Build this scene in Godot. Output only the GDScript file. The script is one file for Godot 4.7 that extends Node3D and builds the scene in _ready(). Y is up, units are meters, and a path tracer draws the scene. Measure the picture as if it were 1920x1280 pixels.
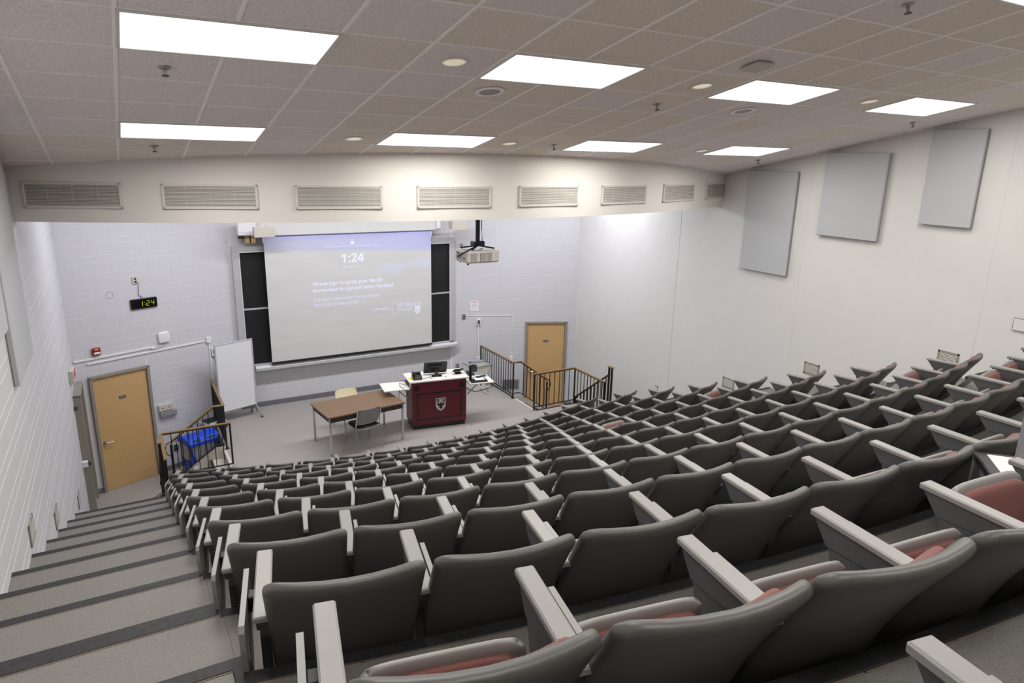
extends Node3D
# A raked lecture hall seen from the top of the side aisle. Stage landing floor is y = 0, hall axis is x = 0, the stage lies towards -z.

const ZC := -19.72          # centre of the seat arcs
const R1 := 10.30           # radius of the front row's back tops
const DR := 0.884           # row spacing
const Y1 := 0.81            # stage level
const DY := 0.355           # rise per row
const PITCH := 0.533

var M := {}
var used := {}
var meshes := {}
var rng := RandomNumberGenerator.new()


func _ready() -> void:
	rng.seed = 7
	# ---- camera
	var cam := Camera3D.new()
	cam.name = "camera"
	cam.fov = 53.13
	cam.near = 0.05
	cam.far = 100.0
	cam.basis = Basis(Vector3.UP, deg_to_rad(-30.39)) * Basis(Vector3.RIGHT, deg_to_rad(-15.07)) * Basis(Vector3.BACK, deg_to_rad(1.27))
	cam.position = Vector3(-4.36, 6.02, 0.0)
	add_child(cam)
	# ---- surroundings (an inside room: no sky gets in)
	var we := WorldEnvironment.new()
	we.name = "environment"
	var e := Environment.new()
	e.background_mode = Environment.BG_COLOR
	e.background_color = Color(0.02, 0.02, 0.02)
	e.tonemap_mode = Environment.TONE_MAPPER_LINEAR
	e.tonemap_exposure = 0.88
	e.sdfgi_enabled = true
	e.ssao_enabled = true
	e.ssil_enabled = true
	we.environment = e
	add_child(we)
	# ---- the ceiling lamps' strength
	var panel_energy := 3.9
	var stage_energy := 10.0

	materials()
	build_floor()
	build_walls()
	build_ceiling(panel_energy)
	build_bulkhead()
	build_stage_ceiling(stage_energy)
	build_doors()
	build_rails()
	build_board()
	build_seats()
	build_table()
	build_lectern()
	build_stage_things()
	build_wall_things()
	build_booth()


# ------------------------------------------------------------------ helpers
func noise_tex(freq: float, stops: Array, cols: Array, size := 512, type := FastNoiseLite.TYPE_SIMPLEX_SMOOTH, octaves := 3, sd := 1) -> NoiseTexture2D:
	var n := FastNoiseLite.new()
	n.noise_type = type
	n.frequency = freq
	n.fractal_octaves = octaves
	n.seed = sd
	var g := Gradient.new()
	g.offsets = PackedFloat32Array(stops)
	g.colors = PackedColorArray(cols)
	var t := NoiseTexture2D.new()
	t.width = size
	t.height = size
	t.seamless = true
	t.noise = n
	t.color_ramp = g
	return t


func mat(key: String, col: Color, rough := 0.6, metal := 0.0, spec := 0.5) -> StandardMaterial3D:
	var m := StandardMaterial3D.new()
	m.resource_name = key
	m.albedo_color = col
	m.roughness = rough
	m.metallic = metal
	m.metallic_specular = spec
	M[key] = m
	return m


func tri(m: StandardMaterial3D, tex: Texture2D, scale: float, world := true) -> void:
	m.albedo_texture = tex
	m.uv1_triplanar = true
	m.uv1_world_triplanar = world
	m.uv1_scale = Vector3(scale, scale, scale)


func grey(v: float, a := 0.0, b := 0.0) -> Color:
	return Color(v + a, v, v + b)


func materials() -> void:
	var m: StandardMaterial3D
	m = mat("block_paint", Color(0.80, 0.797, 0.812), 0.5)
	tri(m, noise_tex(0.02, [0.0, 0.5, 1.0], [grey(0.975), grey(0.99), grey(1.0)], 512, FastNoiseLite.TYPE_SIMPLEX_SMOOTH, 4), 0.8)
	mat("mortar_paint", Color(0.87, 0.87, 0.885), 0.4)
	m = mat("cream_paint", Color(0.83, 0.825, 0.817), 0.7)
	tri(m, noise_tex(0.015, [0.0, 0.5, 1.0], [grey(0.985), grey(0.993), grey(1.0)], 512, FastNoiseLite.TYPE_SIMPLEX_SMOOTH, 4, 3), 0.35)
	m = mat("bulkhead_paint", Color(0.825, 0.813, 0.79), 0.7)
	m = mat("vinyl", Color(0.505, 0.492, 0.475), 0.55)
	tri(m, noise_tex(0.33, [0.0, 0.2, 0.5, 0.85, 1.0], [grey(0.6), grey(0.86), grey(0.93), grey(0.98), grey(1.0)], 1024, FastNoiseLite.TYPE_VALUE, 1, 5), 1.3)
	m = mat("stage_vinyl", Color(0.635, 0.615, 0.595), 0.5)
	tri(m, noise_tex(0.33, [0.0, 0.35, 0.55, 1.0], [grey(0.86), grey(0.93), grey(0.97), grey(1.0)], 1024, FastNoiseLite.TYPE_VALUE, 1, 6), 1.0)
	m = mat("rubber", Color(0.17, 0.17, 0.175), 0.6)
	tri(m, noise_tex(0.05, [0.0, 0.5, 1.0], [grey(0.7), grey(0.9), grey(1.0)], 256, FastNoiseLite.TYPE_SIMPLEX, 3, 9), 2.0)
	mat("tan_line", Color(0.50, 0.45, 0.38), 0.7)
	mat("base_vinyl", Color(0.42, 0.42, 0.44), 0.6)
	m = mat("tile_grey", Color(0.96, 0.935, 0.93), 0.95)
	tri(m, noise_tex(0.3, [0.0, 0.3, 0.55, 1.0], [grey(0.72), grey(0.9), grey(0.98), grey(1.0)], 1024, FastNoiseLite.TYPE_VALUE, 1, 11), 0.9)
	m = mat("tile_tan", Color(0.95, 0.92, 0.875), 0.95)
	tri(m, noise_tex(0.3, [0.0, 0.3, 0.55, 1.0], [grey(0.72), grey(0.9), grey(0.98), grey(1.0)], 1024, FastNoiseLite.TYPE_VALUE, 1, 12), 0.9)
	mat("tee_bar", Color(0.97, 0.96, 0.95), 0.5)
	m = mat("diffuser", Color(0.9, 0.9, 0.9), 0.5)
	m.emission_enabled = true
	m.emission = Color(1.0, 0.985, 0.965)
	m.emission_energy_multiplier = 2.2
	mat("white_metal", Color(0.83, 0.83, 0.82), 0.4)
	mat("grille_white", Color(0.78, 0.765, 0.74), 0.5)
	mat("grille_dark", Color(0.36, 0.35, 0.34), 0.8)
	m = mat("can_reflector", Color(0.95, 0.92, 0.84), 0.2, 0.3)
	m.emission_enabled = true
	m.emission = Color(1.0, 0.95, 0.84)
	m.emission_energy_multiplier = 0.35
	mat("chrome", Color(0.75, 0.75, 0.76), 0.22, 0.9)
	mat("steel", Color(0.62, 0.62, 0.61), 0.4, 0.5)
	m = mat("maple", Color(0.79, 0.65, 0.45), 0.45)
	var wood := noise_tex(0.03, [0.0, 0.45, 0.6, 1.0], [Color(0.94, 0.92, 0.89), Color(0.98, 0.975, 0.965), Color(1, 1, 1), Color(0.965, 0.95, 0.93)], 512, FastNoiseLite.TYPE_SIMPLEX_SMOOTH, 4, 21)
	tri(m, wood, 1.0)
	m.uv1_scale = Vector3(7.0, 0.7, 7.0)
	mat("frame_taupe", Color(0.56, 0.53, 0.49), 0.55)
	mat("black_metal", Color(0.075, 0.072, 0.07), 0.45)
	mat("brass_rail", Color(0.49, 0.395, 0.235), 0.4)
	mat("chalkboard", Color(0.075, 0.078, 0.085), 0.55)
	M["chalkboard"].albedo_texture = noise_tex(0.02, [0.0, 0.5, 1.0], [grey(0.75), grey(0.95), grey(1.25)], 256, FastNoiseLite.TYPE_SIMPLEX_SMOOTH, 4, 31)
	M["chalkboard"].uv1_triplanar = true
	M["chalkboard"].uv1_world_triplanar = true
	M["chalkboard"].uv1_scale = Vector3(0.5, 2.5, 0.5)
	mat("aluminium", Color(0.72, 0.72, 0.725), 0.4, 0.1)
	mat("seat_plastic", Color(0.318, 0.312, 0.30), 0.42)
	mat("arm_plastic", Color(0.53, 0.525, 0.515), 0.42)
	mat("leg_metal", Color(0.29, 0.295, 0.30), 0.5)
	mat("dark_hinge", Color(0.06, 0.06, 0.06), 0.5)
	m = mat("red_fabric", Color(0.47, 0.30, 0.28), 0.95)
	tri(m, noise_tex(0.3, [0.0, 0.4, 0.6, 1.0], [grey(0.7), grey(0.92), grey(1.0), Color(1.25, 1.25, 1.2)], 256, FastNoiseLite.TYPE_SIMPLEX, 2, 41), 3.0)
	m.rim_enabled = true
	m.rim = 0.4
	mat("panel_fabric", Color(0.725, 0.735, 0.75), 0.95)
	tri(M["panel_fabric"], noise_tex(0.15, [0.0, 0.5, 1.0], [grey(0.9), grey(0.97), grey(1.0)], 512, FastNoiseLite.TYPE_SIMPLEX, 4, 43), 2.0)
	mat("panel_edge", Color(0.55, 0.54, 0.52), 0.8)
	m = mat("table_wood", Color(0.49, 0.38, 0.285), 0.42)
	tri(m, noise_tex(0.03, [0.0, 0.45, 0.6, 1.0], [grey(0.75), grey(0.93), grey(1.0), grey(0.85)], 512, FastNoiseLite.TYPE_SIMPLEX_SMOOTH, 4, 51), 1.0, false)
	m.uv1_scale = Vector3(1.2, 9.0, 9.0)
	mat("table_apron", Color(0.13, 0.125, 0.105), 0.5)
	mat("burgundy", Color(0.33, 0.055, 0.095), 0.45)
	mat("black_plastic", Color(0.055, 0.055, 0.06), 0.4)
	mat("dark_glass", Color(0.02, 0.02, 0.025), 0.12)
	mat("white_laminate", Color(0.87, 0.855, 0.82), 0.4)
	mat("silver_print", Color(0.74, 0.74, 0.72), 0.5)
	mat("chair_mesh", Color(0.50, 0.50, 0.51), 0.6)
	mat("cream_plastic", Color(0.86, 0.82, 0.68), 0.45)
	mat("blue_plastic", Color(0.06, 0.27, 0.78), 0.4)
	mat("bag_plastic", Color(0.62, 0.62, 0.63), 0.3)
	mat("whiteboard", Color(0.86, 0.865, 0.875), 0.25)
	mat("beige_box", Color(0.76, 0.735, 0.69), 0.5)
	mat("projector_white", Color(0.80, 0.785, 0.76), 0.45)
	mat("red_alarm", Color(0.55, 0.05, 0.05), 0.4)
	mat("white_plastic", Color(0.88, 0.88, 0.885), 0.4)
	mat("paper", Color(0.9, 0.9, 0.9), 0.8)
	mat("yellow_note", Color(0.93, 0.83, 0.12), 0.8)
	mat("yellow_tag", Color(0.93, 0.68, 0.1), 0.7)
	mat("wood_block", Color(0.72, 0.60, 0.42), 0.7)
	mat("blue_cable", Color(0.10, 0.17, 0.45), 0.5)
	mat("red_print", Color(0.75, 0.12, 0.10), 0.6)
	mat("grey_box", Color(0.60, 0.60, 0.60), 0.45)
	mat("pebble", Color(0.52, 0.52, 0.54), 0.6)
	tri(M["pebble"], noise_tex(0.25, [0.0, 0.4, 0.6, 1.0], [grey(0.55), grey(0.85), grey(0.97), grey(1.0)], 512, FastNoiseLite.TYPE_SIMPLEX, 3, 61), 3.0)
	m = mat("screen_text", Color(0.85, 0.86, 0.93), 0.8)
	m.emission_enabled = true
	m.emission = Color(0.75, 0.78, 0.95)
	m.emission_energy_multiplier = 0.30
	m = mat("clock_digit", Color(0.3, 0.5, 0.05), 0.5)
	m.emission_enabled = true
	m.emission = Color(0.75, 0.95, 0.10)
	m.emission_energy_multiplier = 0.9
	m = mat("green_led", Color(0.1, 0.6, 0.2), 0.5)
	m.emission_enabled = true
	m.emission = Color(0.15, 1.0, 0.35)
	m.emission_energy_multiplier = 1.2
	m = mat("screen_cloth", Color(1, 1, 1), 0.85)
	m.albedo_texture = screen_picture()
	mat("tooth_yellow", Color(0.85, 0.6, 0.1), 0.6)


func screen_picture() -> ImageTexture:
	# the projected lock screen: a pale violet sky over a washed out campus
	var w := 360
	var h := 256
	var im := Image.create(w, h, false, Image.FORMAT_RGB8)
	var n := FastNoiseLite.new()
	n.seed = 5
	n.frequency = 0.012
	n.fractal_octaves = 4
	for y in h:
		for x in w:
			var u := float(x) / w
			var v := float(y) / h
			var base := Color(0.80, 0.80, 0.79)
			var sky := Color(0.735, 0.745, 0.885).lerp(Color(0.76, 0.76, 0.83), 1.0 - u)
			var edge := 0.105 + 0.055 * u
			var c := base
			if v < edge:
				c = sky.lerp(Color(0.66, 0.66, 0.90), clampf((0.06 - v) * 12.0, 0.0, 0.6))
			elif v < edge + 0.02:
				c = sky.lerp(base, (v - edge) / 0.02)
			var d: float = n.get_noise_2d(x * 0.6, y * 3.0)
			if v > 0.2 and v < 0.42 and u > 0.62:
				var k := clampf(1.0 - absf(v - 0.3) / 0.1, 0.0, 1.0) * clampf((u - 0.62) / 0.1, 0.0, 1.0)
				c = c.lerp(Color(0.80, 0.81, 0.87), k * clampf(0.4 + d * 2.5, 0.0, 0.9))
			im.set_pixel(x, y, c * (1.0 + d * 0.02))
	return ImageTexture.create_from_image(im)


func numbered(called: String) -> String:
	if not used.has(called):
		used[called] = 0
		return called
	used[called] += 1
	return "%s_%03d" % [called, used[called]]


func tag(o: Node3D, label: String, category: String, group := "", kind := "") -> void:
	o.set_meta("label", label)
	o.set_meta("category", category)
	if group:
		o.set_meta("group", group)
	if kind:
		o.set_meta("kind", kind)


func thing(called: String, label: String, category: String, xf := Transform3D(), group := "") -> Node3D:
	var o := Node3D.new()
	o.name = numbered(called)
	add_child(o)
	o.transform = xf
	tag(o, label, category, group)
	return o


func structure(called: String, label: String, category: String, xf := Transform3D()) -> Node3D:
	var o := thing(called, label, category, xf)
	o.set_meta("kind", "structure")
	return o


func part(parent: Node3D, called: String, mesh: Mesh, material: Material, xf := Transform3D()) -> MeshInstance3D:
	var o := MeshInstance3D.new()
	o.name = called
	o.mesh = mesh
	o.material_override = material
	o.transform = xf
	o.cast_shadow = GeometryInstance3D.SHADOW_CASTING_SETTING_ON
	parent.add_child(o, true)
	return o


func single(called: String, label: String, category: String, mesh: Mesh, material: Material, xf := Transform3D(), group := "") -> MeshInstance3D:
	var o := part(self, numbered(called), mesh, material, xf)
	tag(o, label, category, group)
	return o


func at(x: float, y: float, z: float, turn := 0.0) -> Transform3D:
	return Transform3D(Basis(Vector3.UP, turn), Vector3(x, y, z))


func begin() -> SurfaceTool:
	var st := SurfaceTool.new()
	st.begin(Mesh.PRIMITIVE_TRIANGLES)
	return st


func quad(st: SurfaceTool, a: Vector3, b: Vector3, c: Vector3, d: Vector3) -> void:
	# a b c d run counter-clockwise seen from outside
	st.add_vertex(a)
	st.add_vertex(c)
	st.add_vertex(b)
	st.add_vertex(a)
	st.add_vertex(d)
	st.add_vertex(c)


func tri3(st: SurfaceTool, a: Vector3, b: Vector3, c: Vector3) -> void:
	st.add_vertex(a)
	st.add_vertex(c)
	st.add_vertex(b)


func done(st: SurfaceTool) -> ArrayMesh:
	st.generate_normals()
	return st.commit()


func add_cbox(st: SurfaceTool, size: Vector3, b: float, xf := Transform3D()) -> void:
	# a box with chamfered edges
	var h := size * 0.5
	b = minf(b, minf(h.x, minf(h.y, h.z)) * 0.9)
	st.set_smooth_group(-1)
	var axes := [Vector3.RIGHT, Vector3.UP, Vector3.BACK]
	for i in 3:
		for s: float in [-1.0, 1.0]:
			var n: Vector3 = axes[i] * s
			var u: Vector3 = axes[(i + 1) % 3]
			var v: Vector3 = axes[(i + 2) % 3] * s
			var c: Vector3 = n * absf(n.dot(h))
			var hu: float = absf(u.dot(h)) - b
			var hv: float = absf(v.dot(h)) - b
			quad(st, xf * (c - u * hu - v * hv), xf * (c + u * hu - v * hv), xf * (c + u * hu + v * hv), xf * (c - u * hu + v * hv))
	if b <= 0.0:
		return
	for i in 3:
		for su: float in [-1.0, 1.0]:
			for sv: float in [-1.0, 1.0]:
				var w: Vector3 = axes[i]
				var u: Vector3 = axes[(i + 1) % 3] * su
				var v: Vector3 = axes[(i + 2) % 3] * sv
				var hu: float = absf(u.dot(h))
				var hv: float = absf(v.dot(h))
				var hw: float = absf(w.dot(h)) - b
				var p := u * hu + v * (hv - b)
				var q := u * (hu - b) + v * hv
				if su * sv > 0:
					quad(st, xf * (p - w * hw), xf * (q - w * hw), xf * (q + w * hw), xf * (p + w * hw))
				else:
					quad(st, xf * (q - w * hw), xf * (p - w * hw), xf * (p + w * hw), xf * (q + w * hw))
	for sx: float in [-1.0, 1.0]:
		for sy: float in [-1.0, 1.0]:
			for sz: float in [-1.0, 1.0]:
				var px := Vector3(sx * h.x, sy * (h.y - b), sz * (h.z - b))
				var py := Vector3(sx * (h.x - b), sy * h.y, sz * (h.z - b))
				var pz := Vector3(sx * (h.x - b), sy * (h.y - b), sz * h.z)
				if sx * sy * sz > 0:
					tri3(st, xf * px, xf * py, xf * pz)
				else:
					tri3(st, xf * px, xf * pz, xf * py)


func cbox(size: Vector3, b := 0.004) -> ArrayMesh:
	var key := "b%.4f,%.4f,%.4f,%.4f" % [size.x, size.y, size.z, b]
	if not meshes.has(key):
		var st := begin()
		add_cbox(st, size, b)
		meshes[key] = done(st)
	return meshes[key]


func add_prism(st: SurfaceTool, poly: PackedVector2Array, d: float, xf := Transform3D()) -> void:
	# poly in the local xy plane, extruded to z = -d/2 .. d/2
	var pts := poly.duplicate()
	if Geometry2D.is_polygon_clockwise(pts):
		pts.reverse()
	st.set_smooth_group(-1)
	var idx := Geometry2D.triangulate_polygon(pts)
	for t in range(0, idx.size(), 3):
		var a := pts[idx[t]]
		var b := pts[idx[t + 1]]
		var c := pts[idx[t + 2]]
		if (b - a).cross(c - a) < 0.0:
			var k := b
			b = c
			c = k
		tri3(st, xf * Vector3(a.x, a.y, d / 2), xf * Vector3(b.x, b.y, d / 2), xf * Vector3(c.x, c.y, d / 2))
		tri3(st, xf * Vector3(a.x, a.y, -d / 2), xf * Vector3(c.x, c.y, -d / 2), xf * Vector3(b.x, b.y, -d / 2))
	for i in pts.size():
		var a := pts[i]
		var b := pts[(i + 1) % pts.size()]
		quad(st, xf * Vector3(a.x, a.y, -d / 2), xf * Vector3(b.x, b.y, -d / 2), xf * Vector3(b.x, b.y, d / 2), xf * Vector3(a.x, a.y, d / 2))


func prism(poly: Array, d: float) -> ArrayMesh:
	var st := begin()
	add_prism(st, PackedVector2Array(poly), d)
	return done(st)


const FLAT := Basis(Vector3(1, 0, 0), Vector3(0, 0, 1), Vector3(0, -1, 0))   # local xy -> world xz, extrusion downwards
const SIDE := Basis(Vector3(0, 0, 1), Vector3(0, 1, 0), Vector3(-1, 0, 0))   # local x -> world z, local y -> y


func slab(poly: Array, top: float, thick: float) -> ArrayMesh:
	# poly given as (x, z) points
	var st := begin()
	add_prism(st, PackedVector2Array(poly), thick, Transform3D(FLAT, Vector3(0, top - thick / 2, 0)))
	return done(st)


func side_prism(poly: Array, width: float) -> ArrayMesh:
	# poly given as (z, y) points, extruded along x
	var st := begin()
	add_prism(st, PackedVector2Array(poly), width, Transform3D(SIDE, Vector3.ZERO))
	return done(st)


func add_tube(st: SurfaceTool, pts: Array, r: float, n := 8) -> void:
	st.set_smooth_group(0)
	var rings := []
	for i in pts.size():
		var p: Vector3 = pts[i]
		var d: Vector3
		if i == 0:
			d = pts[1] - p
		elif i == pts.size() - 1:
			d = p - pts[i - 1]
		else:
			d = (pts[i + 1] - p).normalized() + (p - pts[i - 1]).normalized()
		d = d.normalized()
		var u := d.cross(Vector3.UP if absf(d.y) < 0.9 else Vector3.RIGHT).normalized()
		var v := d.cross(u).normalized()
		var ring := []
		for k in n:
			var a := TAU * k / n
			ring.append(p + (u * cos(a) + v * sin(a)) * r)
		rings.append(ring)
	for i in range(rings.size() - 1):
		for k in n:
			var k2 := (k + 1) % n
			quad(st, rings[i][k], rings[i][k2], rings[i + 1][k2], rings[i + 1][k])
	st.set_smooth_group(-1)
	for k in range(1, n - 1):
		tri3(st, rings[0][0], rings[0][k + 1], rings[0][k])
		var q: Array = rings[-1]
		tri3(st, q[0], q[k], q[k + 1])


func tube(pts: Array, r: float, n := 8) -> ArrayMesh:
	var st := begin()
	add_tube(st, pts, r, n)
	return done(st)


func add_bar(st: SurfaceTool, a: Vector3, b: Vector3, w: float, h: float, bevel := 0.002) -> void:
	# a box of section w x h from a to b
	var d := b - a
	var z := d.normalized()
	var x := (Vector3.UP if absf(z.y) < 0.95 else Vector3.BACK).cross(z).normalized()
	var y := z.cross(x)
	add_cbox(st, Vector3(w, h, d.length()), bevel, Transform3D(Basis(x, y, z), (a + b) / 2))


func bar(a: Vector3, b: Vector3, w: float, h: float, bevel := 0.002) -> ArrayMesh:
	var st := begin()
	add_bar(st, a, b, w, h, bevel)
	return done(st)


func disc(r: float, h: float, n := 20) -> CylinderMesh:
	var key := "d%.4f,%.4f,%d" % [r, h, n]
	if not meshes.has(key):
		var c := CylinderMesh.new()
		c.top_radius = r
		c.bottom_radius = r
		c.height = h
		c.radial_segments = n
		c.rings = 0
		meshes[key] = c
	return meshes[key]


func lathe(profile: Array, n := 24) -> ArrayMesh:
	# profile: (radius, y) from the bottom up on the outside
	var st := begin()
	st.set_smooth_group(0)
	for i in range(profile.size() - 1):
		var a: Vector2 = profile[i]
		var b: Vector2 = profile[i + 1]
		st.set_smooth_group(i)
		for k in n:
			var t0 := TAU * k / n
			var t1 := TAU * (k + 1) / n
			quad(st, Vector3(a.x * cos(t1), a.y, a.x * sin(t1)), Vector3(a.x * cos(t0), a.y, a.x * sin(t0)), Vector3(b.x * cos(t0), b.y, b.x * sin(t0)), Vector3(b.x * cos(t1), b.y, b.x * sin(t1)))
	return done(st)


func text(s: String, size: float, depth := 0.001, serif := false, bold := false) -> TextMesh:
	var t := TextMesh.new()
	var f := SystemFont.new()
	f.font_names = PackedStringArray(["Droid Serif" if serif else "Droid Sans"])
	f.font_weight = 700 if bold else 400
	t.font = f
	t.text = s
	t.font_size = 64
	t.pixel_size = size / 64.0
	t.depth = depth
	t.curve_step = 3.0
	t.horizontal_alignment = HORIZONTAL_ALIGNMENT_LEFT
	t.vertical_alignment = VERTICAL_ALIGNMENT_BOTTOM
	return t


func arc(radius: float, x: float) -> Vector2:
	return Vector2(x, ZC + sqrt(radius * radius - x * x))


func arc_points(radius: float, half: float, n := 24) -> Array:
	var out := []
	for i in n + 1:
		out.append(arc(radius, lerpf(-half, half, float(i) / n)))
	return out


func tier_y(i: int) -> float:
	return Y1 + DY * (i - 1)


# wall frames: x along the wall to the right as seen from inside, y up, z out of the wall into the room
func frame_left_facet() -> Transform3D:
	var d := Vector3(0.92718, 0, -0.37461)
	return Transform3D(Basis(d, Vector3.UP, d.cross(Vector3.UP)), Vector3(-5.2, 0, -13.30))


func frame_right_facet() -> Transform3D:
	var d := Vector3(0.92718, 0, 0.37461)
	return Transform3D(Basis(d, Vector3.UP, d.cross(Vector3.UP)), Vector3(2.42, 0, -14.39))


func frame_middle() -> Transform3D:
	return Transform3D(Basis.IDENTITY, Vector3(0, 0, -14.42))


func frame_left_wall() -> Transform3D:
	# origin at the back, x runs towards the stage
	var d := Vector3(0.0125, 0, -1).normalized()
	return Transform3D(Basis(d, Vector3.UP, d.cross(Vector3.UP)), Vector3(-5.40, 0, 2.7))


func left_s(x: float) -> float:
	return (x + 5.2) / 0.92718


func right_s(x: float) -> float:
	return (x - 2.42) / 0.92718


# ------------------------------------------------------------------ floor
func build_floor() -> void:
	var f := structure("floor", "speckled grey vinyl floor of stage, curved seating tiers and aisle steps", "floor")
	part(f, "landing", slab([Vector2(-5.7, -14.8), Vector2(5.7, -14.8), Vector2(5.7, 3.0), Vector2(-5.7, 3.0)], 0.0, 0.2), M.stage_vinyl)
	# the stage with the front row's floor
	var poly := [Vector2(-3.02, -11.56), Vector2(-3.02, -14.17), Vector2(-2.42, -14.40), Vector2(2.42, -14.40), Vector2(3.02, -14.15), Vector2(3.02, -11.56), Vector2(4.12, -11.56)]
	var a := arc_points(R1 - 0.10, 4.12)
	a.reverse()
	poly.append_array(a)
	poly.append(Vector2(-4.12, -11.56))
	part(f, "stage", slab(poly, Y1, Y1 - 0.002), M.stage_vinyl)
	# the cream stone edge of the stage beside the stairs
	for s: float in [-1.0, 1.0]:
		part(f, "stage_edge", cbox(Vector3(0.05, 0.05, 0.8), 0.004), M.beige_box, at(s * 3.04, Y1 - 0.022, -12.0))
		part(f, "stage_edge", cbox(Vector3(0.05, 0.06, 1.55), 0.004), M.rubber, at(s * 3.04, Y1 - 0.02, -13.25))
		part(f, "stage_edge", cbox(Vector3(1.1, 0.05, 0.05), 0.004), M.rubber, at(s * 3.6, Y1 - 0.02, -11.56))
		# four steps down to the door landing
		for k in 4:
			var step := part(f, "stage_step", cbox(Vector3(0.30, 0.162 * (4 - k), 0.82), 0.003), M.beige_box, at(s * (3.02 + 0.15 + 0.28 * k), 0.081 * (4 - k), -12.02))
			part(step, "nosing", cbox(Vector3(0.06, 0.012, 0.82), 0.003), M.rubber, Transform3D(Basis(), Vector3(s * 0.12, 0.081 * (4 - k) + 0.002, 0)))
		part(f, "stringer", prism([Vector2(s * 3.02, 0.86), Vector2(s * 3.16, 0.86), Vector2(s * 4.26, 0.16), Vector2(s * 4.26, 0.0), Vector2(s * 3.02, 0.0)], 0.05), M.beige_box, Transform3D(Basis(), Vector3(0, 0, -12.46)))
	# curved tiers under the seats
	for i in range(2, 14):
		var rn := R1 - 0.115 + DR * (i - 2)
		var y := tier_y(mini(i, 12))
		if i > 12:
			break
		var outer := rn + DR + 0.05
		var front := arc_points(rn, 4.12)
		var pts := front.duplicate()
		if i < 12:
			var back := arc_points(outer, 4.12)
			back.reverse()
			pts.append_array(back)
		else:
			pts.append(Vector2(4.12, 2.9))
			pts.append(Vector2(-4.12, 2.9))
		var tier := part(f, "seating_tier", slab(pts, y, y - 0.01), M.vinyl)
		var st := begin()
		var st2 := begin()
		for k in range(front.size() - 1):
			var p: Vector2 = front[k]
			var q: Vector2 = front[k + 1]
			var d := (q - p).normalized() * 0.004
			var n := Vector2(p.x + q.x, p.y + q.y - 2 * ZC).normalized()
			var m0 := p - d + n * 0.026
			var m1 := q + d + n * 0.026
			add_bar(st, Vector3(m0.x, y - 0.012, m0.y), Vector3(m1.x, y - 0.012, m1.y), 0.06, 0.034, 0.004)
			m0 = p - d + n * 0.06
			m1 = q + d + n * 0.06
			add_bar(st2, Vector3(m0.x, y + 0.0005, m0.y), Vector3(m1.x, y + 0.0005, m1.y), 0.004, 0.004, 0.0)
		part(tier, "nosing", done(st), M.rubber)
		part(tier, "glue_line", done(st2), M.tan_line)
	# aisle steps along both side walls
	for s: float in [-1.0, 1.0]:
		for k in 11:
			# where the photograph puts each nosing, at the height of the tier it belongs to
			var y := tier_y(k + 2)
			var z0 := aisle_z(k)
			var z1 := aisle_z(k + 1) + 0.03
			if k == 10:
				z1 = 2.9
			var inner := 4.121
			var w := 5.55 - inner
			var step := part(f, "aisle_step", cbox(Vector3(w, y, z1 - z0), 0.0), M.vinyl, at(s * (inner + w / 2), y / 2, (z0 + z1) / 2))
			var nd := 0.1 if k == 8 else 0.062
			part(step, "nosing", cbox(Vector3(w, 0.034, nd), 0.004), M.rubber, Transform3D(Basis(), Vector3(0, y / 2 - 0.012, -(z1 - z0) / 2 + nd / 2 - 0.003)))
			part(step, "glue_line", cbox(Vector3(w, 0.004, 0.004), 0.0), M.tan_line, Transform3D(Basis(), Vector3(0, y / 2 + 0.0005, -(z1 - z0) / 2 + nd - 0.001)))
			if k == 9:
				part(step, "side_nosing", cbox(Vector3(0.062, 0.034, 0.3), 0.004), M.rubber, Transform3D(Basis(), Vector3(-s * (w / 2 - 0.028), y / 2 - 0.0115, -(z1 - z0) / 2 + 0.15)))
		# the flight below them, down to the door landing
		for k in 6:
			var y := 1.17 - 0.167 * (k + 1)
			var step := part(f, "aisle_step", cbox(Vector3(1.4, y, 0.27), 0.0), M.vinyl, at(s * 4.85, y / 2, -10.256 - 0.26 * (k + 0.5)))
			part(step, "nosing", cbox(Vector3(1.4, 0.034, 0.06), 0.004), M.rubber, Transform3D(Basis(), Vector3(0, y / 2 - 0.012, -0.105)))


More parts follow.
